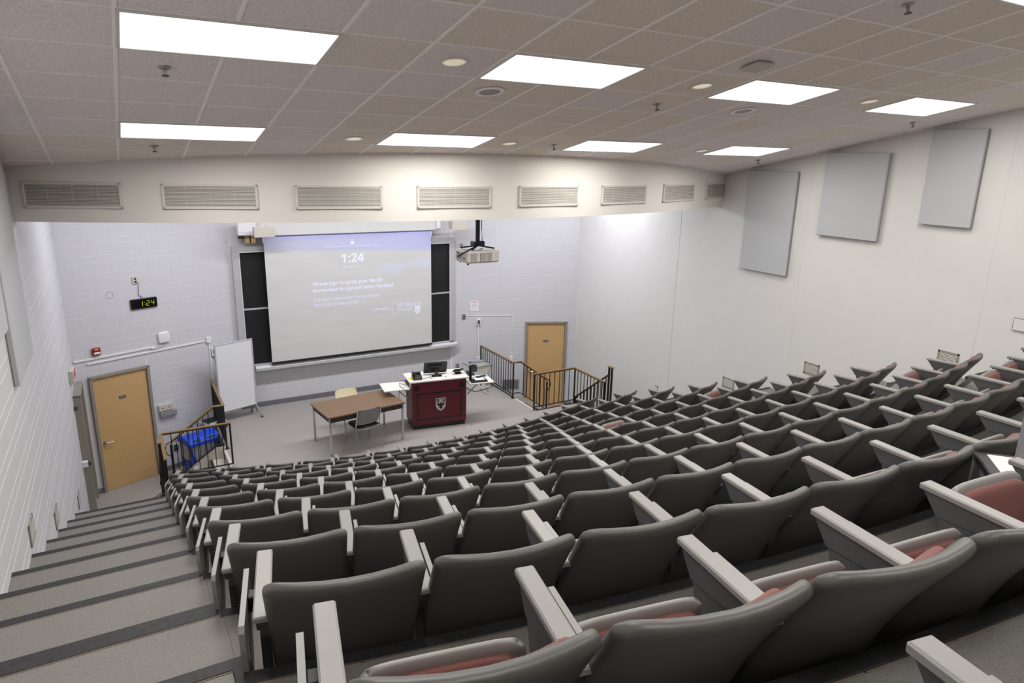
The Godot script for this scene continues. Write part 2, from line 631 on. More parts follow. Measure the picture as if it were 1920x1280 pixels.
# ------------------------------------------------------------------ walls
func lay_blocks(node: Node3D, length: float, y0: float, y1: float, holes: Array, keep: Callable, most: int) -> void:
	# painted blocks in courses of two heights, laid in the wall's own frame: faces at z = 0, joints 6 mm deep
	var xf := node.transform
	var list := []
	var y := 0.0
	var row := 0
	while y < y1:
		var h := 0.203 if row % 2 == 0 else 0.1015
		if y + h > y0:
			var x := -0.2 if row % 4 < 2 else 0.0
			while x < length:
				var a := maxf(x, 0.0)
				var b := minf(x + 0.406, length)
				var lo := maxf(y, y0)
				var hi := minf(y + h, y1)
				x += 0.406
				if b - a < 0.03 or hi - lo < 0.03:
					continue
				var pieces := [Rect2(a, lo, b - a, hi - lo)]
				for hole: Rect2 in holes:
					var next := []
					for r: Rect2 in pieces:
						if not hole.intersects(r):
							next.append(r)
							continue
						if hole.position.x - r.position.x > 0.03:
							next.append(Rect2(r.position.x, r.position.y, hole.position.x - r.position.x, r.size.y))
						if r.end.x - hole.end.x > 0.03:
							next.append(Rect2(hole.end.x, r.position.y, r.end.x - hole.end.x, r.size.y))
						var cx0 := maxf(r.position.x, hole.position.x)
						var cx1 := minf(r.end.x, hole.end.x)
						if r.end.y - hole.end.y > 0.03:
							next.append(Rect2(cx0, hole.end.y, cx1 - cx0, r.end.y - hole.end.y))
						if hole.position.y - r.position.y > 0.03:
							next.append(Rect2(cx0, r.position.y, cx1 - cx0, hole.position.y - r.position.y))
					pieces = next
				for r: Rect2 in pieces:
					var c := xf * Vector3(r.get_center().x, r.get_center().y, 0)
					if keep.call(c):
						list.append([c.distance_squared_to(Vector3(-4.36, 6.02, 0)), r])
		y += h
		row += 1
	list.sort_custom(func(p, q): return p[0] < q[0])
	var st := begin()
	var rest := false
	for i in list.size():
		var r: Rect2 = list[i][1]
		var size := Vector3(snappedf(r.size.x - 0.004, 0.001), snappedf(r.size.y - 0.006, 0.001), 0.02)
		var t := Transform3D(Basis(), Vector3(r.get_center().x, r.get_center().y, -0.01))
		if i < most:
			part(node, "block", cbox(size, 0.002), M.block_paint, t)
		else:
			rest = true
			add_cbox(st, size, 0.002, t)
	if rest:
		var o := part(node, "block_courses", done(st), M.block_paint)
		o.set_meta("kind", "stuff")


func build_walls() -> void:
	var all := func(_c): return true
	# front wall, three facets
	var w := structure("wall_front", "white painted block wall on the left with clock and door", "wall", frame_left_facet())
	part(w, "backing", cbox(Vector3(3.2, 6.3, 0.2), 0.0), M.mortar_paint, at(1.5, 3.1, -0.1032))
	lay_blocks(w, 2.998, 0.1, 5.25, [Rect2(left_s(-5.02), 0, 1.0, 2.19)], all, 300)
	part(w, "baseboard", cbox(Vector3(2.95, 0.1, 0.012), 0.002), M.base_vinyl, at(1.5, 0.05, 0.004))
	w = structure("wall_front", "white painted block wall under and over the chalkboard", "wall", frame_middle())
	part(w, "backing", cbox(Vector3(4.9, 6.3, 0.2), 0.0), M.mortar_paint, at(0, 3.1, -0.1032))
	var moved := frame_middle()
	moved.origin.x = -2.42
	w.transform = moved
	w.get_child(0).position.x = 2.42
	lay_blocks(w, 4.84, Y1 + 0.09, 5.0, [Rect2(0.1, 1.78, 4.64, 2.4)], all, 300)
	part(w, "baseboard", cbox(Vector3(4.84, 0.1, 0.012), 0.002), M.base_vinyl, at(2.42, Y1 + 0.05, 0.004))
	w = structure("wall_front", "white painted block wall on the right with notice and door", "wall", frame_right_facet())
	part(w, "backing", cbox(Vector3(3.2, 6.3, 0.2), 0.0), M.mortar_paint, at(1.55, 3.1, -0.1032))
	lay_blocks(w, 3.02, 0.1, 5.25, [Rect2(right_s(4.06), 0, 1.02, 2.2)], all, 300)
	part(w, "baseboard", cbox(Vector3(3.0, 0.1, 0.012), 0.002), M.base_vinyl, at(1.5, 0.05, 0.004))
	# left side wall, only the blocks that can be seen from the hall's front half are laid singly
	w = structure("wall_left", "white painted block side wall beside the aisle stairs", "wall", frame_left_wall())
	part(w, "backing", cbox(Vector3(16.3, 9.0, 0.25), 0.0), M.mortar_paint, at(7.95, 4.2, -0.1282))
	lay_blocks(w, 15.99, 0.0, 6.6, [Rect2(15.12, 0, 0.82, 2.2)], func(c: Vector3): return c.z < -4.2 and c.y < 7.7 + 0.2 * c.z and c.y > aisle_y(c.z) - 0.25 and not (c.z > -8.3 and c.y > 4.7), 300)
	# right side wall, smooth plaster bays
	w = structure("wall_right", "smooth cream painted side wall in tall flat bays", "wall")
	var bays := [[-13.5, -10.02], [-10.02, -7.21], [-7.21, -4.43], [-4.43, -1.6], [-1.6, 3.0]]
	for b: Array in bays:
		var x0 := 5.299
		var x1 := 5.296
		if b[0] < -13.0:
			x0 = 5.21
		part(w, "bay", slab([Vector2(x0, b[0]), Vector2(5.7, b[0]), Vector2(5.7, b[1]), Vector2(x1, b[1] - (0.004 if b[0] < -13.0 else 0.0))], 8.4, 8.4), M.cream_paint)
	w = structure("wall_back", "cream painted back wall behind the last row", "wall")
	part(w, "plaster", cbox(Vector3(11.4, 9.0, 0.2), 0.0), M.cream_paint, at(0, 4.4, 2.95))


func aisle_z(k: int) -> float:
	return (-10.256 + 0.8846 * k) * (6.02 - tier_y(k + 2)) / (6.02 - (1.17 + 0.3416 * k))


func aisle_y(z: float) -> float:
	if z < -11.9:
		return 0.0
	if z < -10.256:
		return lerpf(0.0, 1.17, (z + 11.9) / 1.65)
	return 1.17 + 0.3416 * floorf((z + 10.256) / 0.8846)


# ------------------------------------------------------------------ ceiling
const CX := 0.605
const CZ := 0.615


func ceiling_frame() -> Transform3D:
	var zz := Vector3(0, 0.2, 1).normalized()
	return Transform3D(Basis(Vector3.RIGHT, zz.cross(Vector3.RIGHT), zz), Vector3(-4.22, 7.61 - 0.2 * 4.405, -4.405))


func build_ceiling(energy: float) -> void:
	var f := ceiling_frame()
	var c := structure("ceiling", "sloping suspended ceiling of speckled grey and tan square tiles", "ceiling", f)
	part(c, "deck", cbox(Vector3(11.6, 0.2, 13.5), 0.0), M.tile_grey, at(4.22, 0.16, 1.6))
	var lit := {}
	var rows := {-1: [0, 4, 8, 12], -5: [0, 4, 8, 12], 3: [0, 4, 8, 12], 7: [0, 4, 8, 12]}
	for m: int in rows:
		for n: int in rows[m]:
			lit[Vector2i(n, m)] = true
			lit[Vector2i(n + 1, m)] = true
	var tile := cbox(Vector3(CX - 0.012, 0.016, CZ - 0.012), 0.003)
	var tan_cells := {}
	for n in range(-2, 16):
		for m in range(-8, 5):
			if lit.has(Vector2i(n, m)):
				continue
			# the tan batch lies in runs between the older grey ones
			var t := rng.randf() < 0.25
			if n >= 2 and n <= 7 and m < 3:
				t = rng.randf() < 0.68
			elif m >= 0 and n >= 3:
				t = rng.randf() < 0.72
			if n < 2:
				t = m < -5
			part(c, "tile", tile, M.tile_tan if t else M.tile_grey, at((n + 0.5) * CX, 0.012, (m + 0.5) * CZ))
	for n in range(-2, 17):
		part(c, "tee_bar", cbox(Vector3(0.024, 0.03, 14 * CZ), 0.002), M.tee_bar, at(n * CX, 0.0125, -1.5 * CZ))
	for m in range(-8, 6):
		part(c, "tee_bar", cbox(Vector3(18 * CX, 0.03, 0.012), 0.002), M.tee_bar, at(7 * CX, 0.0135, m * CZ))
	# troffers
	var words := {-5: "first", -1: "second", 3: "third", 7: "fourth"}
	var cols := {0: "first", 4: "second", 8: "third", 12: "fourth"}
	for m: int in rows:
		for n: int in rows[m]:
			var xf := f * at((n + 1) * CX, 0.0, (m + 0.5) * CZ - (0.05 if m == 3 else 0.0))
			var t := thing("ceiling_light", "bright ceiling light panel, %s row from the bulkhead, %s from the block wall" % [words[m], cols[n]], "ceiling light", xf, "light panels in the tiled ceiling")
			part(t, "diffuser", cbox(Vector3(2 * CX - 0.05, 0.008, CZ - 0.045), 0.002), M.diffuser, at(0, -0.004, 0))
			var st := begin()
			for s: float in [-1.0, 1.0]:
				add_cbox(st, Vector3(2 * CX, 0.022, 0.02), 0.002, at(0, -0.002, s * (CZ / 2 - 0.012)))
				add_cbox(st, Vector3(0.022, 0.022, CZ), 0.002, at(s * (CX - 0.012), -0.002, 0))
			part(t, "frame", done(st), M.white_metal)
			part(t, "housing", cbox(Vector3(2 * CX - 0.03, 0.07, CZ - 0.03), 0.004), M.white_metal, at(0, 0.045, 0))
			var l := AreaLight3D.new()
			l.name = "lamp"
			l.area_size = Vector2(2 * CX - 0.06, CZ - 0.06)
			l.light_energy = energy
			l.light_color = Color(1.0, 0.985, 0.965)
			l.area_range = 30.0
			l.area_attenuation = 2.0
			l.shadow_enabled = true
			l.transform = Transform3D(Basis(Vector3.RIGHT, -PI / 2), Vector3(0, -0.016, 0))
			t.add_child(l)
	# round fittings: [x, z]
	for q: Array in [[Vector2(-2.12, -4.72), "first and second light panels of the second row"], [Vector2(0.30, -4.72), "second and third light panels of the second row"], [Vector2(2.70, -4.70), "third and fourth light panels of the second row"], [Vector2(-2.09, -7.19), "first and second light panels by the bulkhead"], [Vector2(-0.25, -7.17), "second and third light panels by the bulkhead"], [Vector2(2.87, -7.22), "third and fourth light panels by the bulkhead"]]:
		var t := thing("downlight", "small round recessed downlight between %s" % q[1], "downlight", on_ceiling(q[0]), "recessed downlights")
		part(t, "rim", lathe([Vector2(0.082, 0.004), Vector2(0.084, -0.006), Vector2(0.098, -0.008), Vector2(0.102, 0.003)], 28), M.white_metal)
		part(t, "reflector", lathe([Vector2(0.083, 0.0), Vector2(0.078, 0.001), Vector2(0.06, -0.001), Vector2(0.0, -0.001)], 28), M.can_reflector)
	for q: Array in [[Vector2(-3.94, -5.33), "beside the second row's first light panel"], [Vector2(-3.91, -7.79), "between bulkhead and its first light panel"], [Vector2(0.33, -5.33), "beside the second row's third light panel"], [Vector2(0.37, -7.17), "beside the third light panel at the bulkhead"], [Vector2(0.26, -2.91), "beside the third row's third light panel"], [Vector2(4.62, -7.73), "in the bulkhead and plaster wall corner"], [Vector2(4.53, -5.29), "near the plaster wall's middle acoustic panel"]]:
		var t := thing("sprinkler", "small dark sprinkler head %s" % q[1], "sprinkler", on_ceiling(q[0]), "sprinkler heads")
		part(t, "plate", lathe([Vector2(0.0, -0.009), Vector2(0.034, -0.008), Vector2(0.038, 0.0)], 16), M.steel)
		part(t, "head", disc(0.011, 0.04, 10), M.steel, at(0, -0.026, 0))
		part(t, "deflector", lathe([Vector2(0.0, -0.056), Vector2(0.024, -0.055), Vector2(0.022, -0.049), Vector2(0.0, -0.046)], 12), M.leg_metal)
	for p: Vector2 in [Vector2(-1.51, -5.32), Vector2(1.52, -5.33)]:
		var t := thing("ceiling_speaker", "round grey ceiling speaker grille beside the second row's %s light panel" % ("second" if p.x < 0 else "third"), "speaker", on_ceiling(p), "ceiling speakers")
		part(t, "rim", lathe([Vector2(0.09, -0.004), Vector2(0.092, -0.007), Vector2(0.125, -0.007), Vector2(0.13, 0.0)], 28), M.tee_bar)
		part(t, "grille", lathe([Vector2(0.0, -0.004), Vector2(0.092, -0.003), Vector2(0.092, 0.0)], 28), M.grey_box)
	var t2 := thing("access_point", "flat white ceiling access point between two light panels", "access point", on_ceiling(Vector2(0.29, -4.12)))
	part(t2, "shell", cbox(Vector3(0.2, 0.03, 0.2), 0.012), M.beige_box, at(0, -0.02, 0))
	part(t2, "bracket", cbox(Vector3(0.12, 0.012, 0.12), 0.002), M.white_metal, at(0, -0.002, 0))


func on_ceiling(p: Vector2) -> Transform3D:
	var f := ceiling_frame()
	return Transform3D(f.basis, Vector3(p.x, 7.61 + 0.2 * p.y, p.y) - f.basis.y * 0.0)


func build_bulkhead() -> void:
	var b := structure("bulkhead", "curved cream bulkhead hanging across the hall above the stage front", "bulkhead")
	var rb := 11.95
	var n := 40
	var st := begin()
	for i in n:
		var x0 := lerpf(-5.45, 5.45, float(i) / n)
		var x1 := lerpf(-5.45, 5.45, float(i + 1) / n)
		var a := arc(rb, x0)
		var c := arc(rb, x1)
		var a2 := arc(rb - 0.22, x0)
		var c2 := arc(rb - 0.22, x1)
		st.set_smooth_group(0)
		quad(st, Vector3(a.x, 5.25, a.y), Vector3(c.x, 5.25, c.y), Vector3(c.x, 6.35, c.y), Vector3(a.x, 6.35, a.y))
		st.set_smooth_group(1)
		quad(st, Vector3(c2.x, 5.25, c2.y), Vector3(a2.x, 5.25, a2.y), Vector3(a2.x, 6.35, a2.y), Vector3(c2.x, 6.35, c2.y))
		st.set_smooth_group(2)
		quad(st, Vector3(a2.x, 5.25, a2.y), Vector3(c2.x, 5.25, c2.y), Vector3(c.x, 5.25, c.y), Vector3(a.x, 5.25, a.y))
		st.set_smooth_group(3)
		quad(st, Vector3(a.x, 6.35, a.y), Vector3(c.x, 6.35, c.y), Vector3(c2.x, 6.35, c2.y), Vector3(a2.x, 6.35, a2.y))
	part(b, "fascia", done(st), M.bulkhead_paint)
	# louvred air grilles
	var mids := [-4.68, -3.385, -2.045, -0.655, 0.74, 2.155, 3.55, 4.90]
	var where := ["first from the block wall", "second from the block wall", "third from the block wall", "fourth from the block wall", "fourth from the plaster wall", "third from the plaster wall", "second from the plaster wall", "first from the plaster wall"]
	for i in 8:
		var a := asin(mids[i] / rb)
		var g := thing("air_grille", "long louvred air grille in the curved bulkhead, %s" % where[i], "air grille", Transform3D(Basis(Vector3.UP, a), Vector3(rb * sin(a), 5.535, ZC + rb * cos(a) + 0.004)), "air grilles in the bulkhead")
		var s := begin()
		for k: float in [-1.0, 1.0]:
			add_cbox(s, Vector3(0.98, 0.026, 0.022), 0.004, at(0, k * 0.122, 0))
			add_cbox(s, Vector3(0.026, 0.27, 0.022), 0.004, at(k * 0.477, 0, 0))
		part(g, "frame", done(s), M.grille_white)
		part(g, "duct", cbox(Vector3(0.93, 0.22, 0.01), 0.0), M.grille_dark, at(0, 0, -0.004))
		for k in 15:
			part(g, "louvre", cbox(Vector3(0.93, 0.003, 0.015), 0.0), M.grille_white, Transform3D(Basis(Vector3.RIGHT, 0.7), Vector3(0, -0.101 + 0.0146 * k, 0.003)))
		for k in 3:
			part(g, "mullion", cbox(Vector3(0.003, 0.22, 0.006), 0.0), M.grille_white, at((k - 1) * 0.25, 0, 0.004))


func build_stage_ceiling(energy: float) -> void:
	var c := structure("ceiling", "plain white ceiling over the stage behind the bulkhead", "ceiling")
	part(c, "plaster", slab([Vector2(-5.5, -14.7), Vector2(5.5, -14.7), Vector2(5.5, -8.9), Vector2(0, -7.85), Vector2(-5.5, -8.9)], 6.35, 0.25), M.bulkhead_paint)
	for x: float in [-3.1, -0.75, 1.6, 3.95]:
		var t := thing("strip_light", "long strip light on the hidden stage ceiling, %s from the block wall" % {-3.1: "first", -0.75: "second", 1.6: "third", 3.95: "fourth"}[x], "ceiling light", at(x, 6.03, -11.7), "strip lights over the stage")
		part(t, "housing", cbox(Vector3(2.3, 0.06, 0.3), 0.006), M.white_metal, at(0, 0.03, 0))
		part(t, "diffuser", cbox(Vector3(2.26, 0.03, 0.26), 0.006), M.diffuser, at(0, -0.012, 0))
		var l := AreaLight3D.new()
		l.name = "lamp"
		l.area_size = Vector2(2.24, 0.24)
		l.light_energy = energy
		l.light_color = Color(0.97, 0.975, 1.0)
		l.area_range = 30.0
		l.area_attenuation = 2.0
		l.shadow_enabled = true
		l.transform = Transform3D(Basis(Vector3.RIGHT, -PI / 2), Vector3(0, -0.034, 0))
		t.add_child(l)


# ------------------------------------------------------------------ doors
func door_in(frame: Transform3D, s0: float, called: String, label: String, lever_side: float) -> void:
	# s0: left side of the leaf along the wall; leaf 0.914 x 2.134
	var d := structure(called, label, "door", frame * at(s0, 0, 0))
	part(d, "leaf", cbox(Vector3(0.91, 2.12, 0.045), 0.003), M.maple, at(0.457, 1.064, -0.012))
	var st := begin()
	add_cbox(st, Vector3(0.055, 2.19, 0.13), 0.005, at(-0.03, 1.095, -0.02))
	add_cbox(st, Vector3(0.055, 2.19, 0.13), 0.005, at(0.944, 1.095, -0.02))
	add_cbox(st, Vector3(1.028, 0.055, 0.13), 0.005, at(0.457, 2.163, -0.02))
	part(d, "frame", done(st), M.frame_taupe)
	var hx := 0.07 if lever_side < 0 else 0.84
	var dir := 1.0 if lever_side < 0 else -1.0
	var h := part(d, "handle", lathe([Vector2(0.0, 0.0), Vector2(0.033, 0.0), Vector2(0.033, 0.01), Vector2(0.014, 0.014), Vector2(0.012, 0.055), Vector2(0.0, 0.055)], 18), M.chrome, Transform3D(Basis(Vector3.RIGHT, PI / 2), Vector3(hx, 0.93, 0.011)))
	part(h, "lever", bar(Vector3(0, 0.05, 0), Vector3(dir * 0.13, 0.05, 0), 0.018, 0.014), M.chrome)
	for y: float in [0.22, 1.07, 1.9]:
		part(d, "hinge", cbox(Vector3(0.016, 0.11, 0.012), 0.003), M.leg_metal, at(0.457 - lever_side * 0.463, y, 0.013))
	var pl := part(d, "sign_plate", cbox(Vector3(0.12, 0.05, 0.006), 0.001), M.leg_metal, at(0.457, 1.70, 0.013))
	part(pl, "lettering", cbox(Vector3(0.085, 0.014, 0.002), 0.0), M.grey_box, at(0, 0, 0.0035))


func build_doors() -> void:
	door_in(frame_left_facet(), left_s(-4.965), "door_1", "maple door with lever handle in the clock wall", -1.0)
	door_in(frame_right_facet(), right_s(4.11), "door_2", "maple door with lever handle behind the black stage railing", -1.0)
	# exit on the left side wall, seen edge on
	var f := frame_left_wall()
	var d := structure("door_3", "taupe framed exit door in the side wall at the foot of the stairs", "door", f * at(15.16, 0, 0))
	part(d, "leaf", cbox(Vector3(0.70, 2.1, 0.04), 0.003), M.frame_taupe, at(0.37, 1.05, -0.02))
	part(d, "frame", cbox(Vector3(0.05, 2.16, 0.18), 0.004), M.frame_taupe, at(0.0, 1.08, 0.02))
	part(d, "frame", cbox(Vector3(0.05, 2.16, 0.18), 0.004), M.frame_taupe, at(0.75, 1.08, 0.02))
	part(d, "frame", cbox(Vector3(0.8, 0.05, 0.18), 0.004), M.frame_taupe, at(0.375, 2.16, 0.02))
	part(d, "closer", cbox(Vector3(0.06, 0.07, 0.05), 0.004), M.leg_metal, at(-0.12, 2.0, 0.03))
	part(d, "latch_box", cbox(Vector3(0.07, 0.1, 0.08), 0.006), M.white_plastic, at(-0.1, 1.02, 0.04))
	part(d, "latch", cbox(Vector3(0.05, 0.06, 0.05), 0.004), M.leg_metal, at(-0.1, 1.02, 0.1))
	var x := thing("exit_sign", "pale box exit sign over the side door, seen edge on", "sign", f * at(15.15, 2.52, 0.0))
	part(x, "housing", cbox(Vector3(0.3, 0.22, 0.07), 0.008), M.beige_box, at(0, 0, 0.036))
	var w := part(x, "lettering", text("EXIT", 0.17, 0.002, false, true), M.red_print, at(-0.13, -0.09, 0.072))
	w.name = "lettering"


# ------------------------------------------------------------------ railings
func railing(called: String, label: String, path: Array, posts: Array, spacing: float, brass := true, drop := 0.74, post_foot := 0.83, foot := 0.0) -> Node3D:
	# path: points along the top rail; posts: indices of path points that carry a post down to the floor
	var o := thing(called, label, "railing", Transform3D(Basis(), path[0] - Vector3(0, post_foot, 0)))
	var p0: Vector3 = o.position
	var pts := []
	for p: Vector3 in path:
		pts.append(p - p0)
	for i in range(pts.size() - 1):
		var a: Vector3 = pts[i]
		var b: Vector3 = pts[i + 1]
		var d := (b - a).normalized()
		part(o, "handrail", bar(a - d * 0.015, b + d * 0.015, 0.05, 0.024, 0.006), M.brass_rail if brass else M.black_metal)
		part(o, "rail_bar", bar(a - Vector3(0, 0.02, 0), b - Vector3(0, 0.02, 0), 0.03, 0.016), M.black_metal)
		part(o, "bottom_rail", bar(a - Vector3(0, drop, 0), b - Vector3(0, drop, 0), 0.03, 0.016), M.black_metal)
		var n := int(round((b - a).length() / spacing))
		for k in range(1, n):
			var c := a.lerp(b, float(k) / n)
			part(o, "baluster", cbox(Vector3(0.013, drop - 0.02, 0.013), 0.001), M.black_metal, Transform3D(Basis(), c - Vector3(0, drop / 2 + 0.012, 0)))
	for i: int in posts:
		var p: Vector3 = pts[i]
		part(o, "post", cbox(Vector3(0.028, post_foot - 0.01, 0.028), 0.002), M.black_metal, Transform3D(Basis(), p - Vector3(0, (post_foot - 0.01) / 2 + 0.012, 0)))
		part(o, "foot_plate", cbox(Vector3(0.08, 0.008, 0.08), 0.002), M.black_metal, Transform3D(Basis(), p - Vector3(0, post_foot - 0.005, 0)))
	return o


func build_rails() -> void:
	for s: float in [-1.0, 1.0]:
		var side := "beside the blue bin" if s < 0 else "beside the grey cabinet"
		railing("stage_railing", "black stage edge railing with brass handrail %s" % side, [Vector3(s * 3.0, 1.64, -14.02 if s > 0 else -14.05), Vector3(s * 3.0, 1.64, -12.46)], [0, 1], 0.11)
		var r := railing("stair_railing", "black sloping stair railing with brass handrail %s" % side, [Vector3(s * 3.03, 1.65, -12.45), Vector3(s * 3.17, 1.65, -12.45), Vector3(s * 3.9, 1.12, -12.45)], [], 0.12, true, 0.73)
		# the handrail's looped end
		var loop := []
		for k in 9:
			var a := PI * k / 8.0
			loop.append(Vector3(s * (3.9 + 0.09 * sin(a)), 1.12 - 0.13 + 0.13 * cos(a), -12.45) - r.position)
		part(r, "loop_end", tube(loop, 0.013, 8), M.brass_rail if s < 0 else M.black_metal)
		part(r, "post", cbox(Vector3(0.03, 1.05, 0.03), 0.002), M.black_metal, Transform3D(Basis(), Vector3(s * 3.9, 0.545, -12.45) - r.position))
		railing("guard_railing", "level black and brass guard railing before the stage stairs %s" % side, [Vector3(s * 3.02, 1.62, -11.6), Vector3(s * 4.04, 1.62, -11.6)], [0], 0.13)
		railing("guard_railing", "short guard railing between front row floor and wall aisle %s" % side, [Vector3(s * 4.06, 1.61, -11.6), Vector3(s * 4.06, 1.60, -10.56)], [0, 1], 0.12)
		# the aisle stair's own rail with its double newel
		var q := thing("aisle_railing", "black aisle stair railing rising to a double newel post %s" % side, "railing", at(s * 4.12, 0.0, -11.62))
		part(q, "handrail", bar(Vector3(0, 0.93, 0), Vector3(0, 1.78, 1.14), 0.04, 0.03, 0.004), M.black_metal)
		part(q, "bottom_rail", bar(Vector3(0, 0.45, 0.3), Vector3(0, 1.1, 1.14), 0.03, 0.02), M.black_metal)
		for k in 9:
			var z := 0.12 * (k + 0.6)
			part(q, "baluster", cbox(Vector3(0.018, 0.6, 0.018), 0.001), M.black_metal, at(0, 0.63 + 0.745 * z, z))
		part(q, "post", cbox(Vector3(0.035, 0.93, 0.035), 0.002), M.black_metal, at(0, 0.466, 0))
		part(q, "newel", cbox(Vector3(0.035, 1.02, 0.035), 0.002), M.black_metal, at(0, 1.42, 1.12))
		part(q, "newel", cbox(Vector3(0.035, 1.02, 0.035), 0.002), M.black_metal, at(0, 1.42, 1.21))
		part(q, "newel_cap", cbox(Vector3(0.06, 0.025, 0.16), 0.006), M.brass_rail, at(0, 1.94, 1.165))


# ------------------------------------------------------------------ chalkboard and screen
func build_board() -> void:
	var b := thing("chalkboard", "wide black sliding chalkboard in an aluminium frame on the stage wall", "chalkboard", at(0.04, 1.65, -14.42))
	# frame 4.84 x 2.57
	part(b, "frame", cbox(Vector3(4.84, 0.12, 0.09), 0.004), M.aluminium, at(0, 2.51, 0.045))
	part(b, "frame", cbox(Vector3(4.84, 0.12, 0.09), 0.004), M.aluminium, at(0, 0.06, 0.045))
	part(b, "frame", cbox(Vector3(0.12, 2.33, 0.09), 0.004), M.aluminium, at(-2.36, 1.285, 0.045))
	part(b, "frame", cbox(Vector3(0.12, 2.33, 0.09), 0.004), M.aluminium, at(2.36, 1.285, 0.045))
	for k in 2:
		var x := -1.15 if k == 0 else 1.15
		part(b, "upper_panel", cbox(Vector3(2.3, 1.17, 0.02), 0.002), M.chalkboard, at(x, 1.868, 0.03))
		part(b, "lower_panel", cbox(Vector3(2.3, 1.16, 0.02), 0.002), M.chalkboard, at(x, 0.70, 0.055))
	part(b, "meeting_rail", cbox(Vector3(4.6, 0.035, 0.03), 0.003), M.aluminium, at(0, 1.285, 0.062))
	for s: float in [-1.0, 1.0]:
		part(b, "track", cbox(Vector3(0.02, 2.33, 0.02), 0.002), M.white_metal, at(s * 2.29, 1.285, 0.085))
	part(b, "track", cbox(Vector3(4.6, 0.02, 0.02), 0.002), M.white_metal, at(0, 2.445, 0.085))
	var tray := side_prism([Vector2(0.09, 0.1), Vector2(0.17, 0.1), Vector2(0.21, 0.055), Vector2(0.215, 0.0), Vector2(0.19, -0.01), Vector2(0.09, 0.03)], 2.29)
	for k in 2:
		part(b, "chalk_tray", tray, M.aluminium, at(-1.01 + 2.297 * k, 0.0, 0))
	single("chalk_eraser", "small dark chalk eraser at the tray's right end", "eraser", cbox(Vector3(0.12, 0.02, 0.045), 0.006), M.brass_rail, at(2.36, 1.767, -14.28))

	var s := thing("projection_screen", "pulled down projection screen showing a lock screen, in front of the chalkboard", "screen", at(0.0, 1.8, -14.2))
	part(s, "cloth", cbox(Vector3(3.59, 2.62, 0.003), 0.0), M.white_metal, at(0.005, 1.32, -0.002))
	var q := QuadMesh.new()
	q.size = Vector2(3.59, 2.62)
	part(s, "picture", q, M.screen_cloth, at(0.005, 1.32, 0.001))
	part(s, "bottom_bar", cbox(Vector3(3.61, 0.045, 0.03), 0.008), M.black_plastic, at(0.005, -0.012, 0))
	part(s, "case", cbox(Vector3(4.0, 0.26, 0.17), 0.01), M.white_metal, at(-0.02, 2.75, -0.03))
	part(s, "case_end", cbox(Vector3(0.34, 0.24, 0.2), 0.01), M.white_plastic, at(-2.1, 2.77, 0.03))
	part(s, "case_end", cbox(Vector3(0.1, 0.24, 0.2), 0.01), M.white_plastic, at(1.95, 2.77, 0.0))
	for e: float in [-1.0, 1.0]:
		part(s, "edge_tab", cbox(Vector3(0.02, 0.14, 0.004), 0.0), M.white_plastic, at(0.005 + e * 1.804, 2.55, 0))
	var lines := [
		["Press Ctrl+Alt+Delete or use the Windows Security button to unlock.", -0.617, 4.131, 1.22, false, false],
		["1:24", -0.25, 3.80, 0.49, false, true], ["Thursday, April 17", -0.233, 3.685, 0.466, false, false],
		["Please sign in using your MacID", -0.869, 3.344, 1.512, false, true], ["Remember to sign out when finished", -0.868, 3.208, 1.752, false, true],
		["Campus Classroom Technologies", -0.87, 3.01, 1.448, false, false], ["(905) 525-9140 x22761", -0.87, 2.895, 0.967, false, false],
		["Libraries", 0.403, 2.698, 0.357, false, false], ["McMaster", 0.961, 2.738, 0.592, true, false], ["University", 0.96, 2.649, 0.384, true, false]]
	for l: Array in lines:
		var t := text(l[0], 0.1, 0.002, l[4], l[5])
		var bb := t.get_aabb()
		t.pixel_size *= l[3] / bb.size.x
		bb = t.get_aabb()
		# the letters that hang below the line are left hanging: measure the base line with a plain word
		var ref := text("Hx", 0.1, 0.002, l[4], l[5])
		ref.pixel_size = t.pixel_size
		part(s, "lettering", t, M.screen_text, at(l[1] - bb.position.x, l[2] - 1.8 - ref.get_aabb().position.y, 0.0025))
	part(s, "divider_mark", cbox(Vector3(0.007, 0.28, 0.002), 0.0), M.screen_text, at(0.85, 0.875, 0.0025))
	var crest := part(s, "crest_mark", prism([Vector2(-0.07, 0.095), Vector2(0.07, 0.095), Vector2(0.07, -0.02), Vector2(0.04, -0.07), Vector2(0, -0.1), Vector2(-0.04, -0.07), Vector2(-0.07, -0.02)], 0.002), M.screen_text, at(1.454, 0.826, 0.0025))
	part(crest, "crest_field", prism([Vector2(-0.058, 0.03), Vector2(0.058, 0.03), Vector2(0.058, -0.02), Vector2(0.03, -0.06), Vector2(0, -0.085), Vector2(-0.03, -0.06), Vector2(-0.058, -0.02)], 0.001), M.paper, at(0, 0, 0.0015))
	var lock := part(s, "padlock_mark", cbox(Vector3(0.075, 0.055, 0.002), 0.0), M.screen_text, at(0.0, 2.412, 0.0025))
	var sh := []
	for k in 9:
		var a := PI * k / 8.0 * 0.9
		sh.append(Vector3(0.025 * cos(a), 0.035 + 0.03 * sin(a), 0))
	part(lock, "shackle", tube(sh, 0.005, 6), M.screen_text)

	for sx: float in [-1.0, 1.0]:
		var p := thing("wall_speaker", "beige wedge speaker tilted over the chalkboard's %s corner" % ("clock side" if sx < 0 else "projector side"), "speaker", at(-1.85 if sx < 0 else 2.28, 4.45, -13.8))
		part(p, "grille", cbox(Vector3(0.38, 0.21, 0.02), 0.006), M.beige_box, Transform3D(Basis(Vector3.RIGHT, 0.12), Vector3(0, 0.1, 0.1)))
		part(p, "cabinet", side_prism([Vector2(0.09, 0.0), Vector2(0.08, 0.2), Vector2(-0.12, 0.17), Vector2(-0.12, 0.04)], 0.36), M.beige_box)
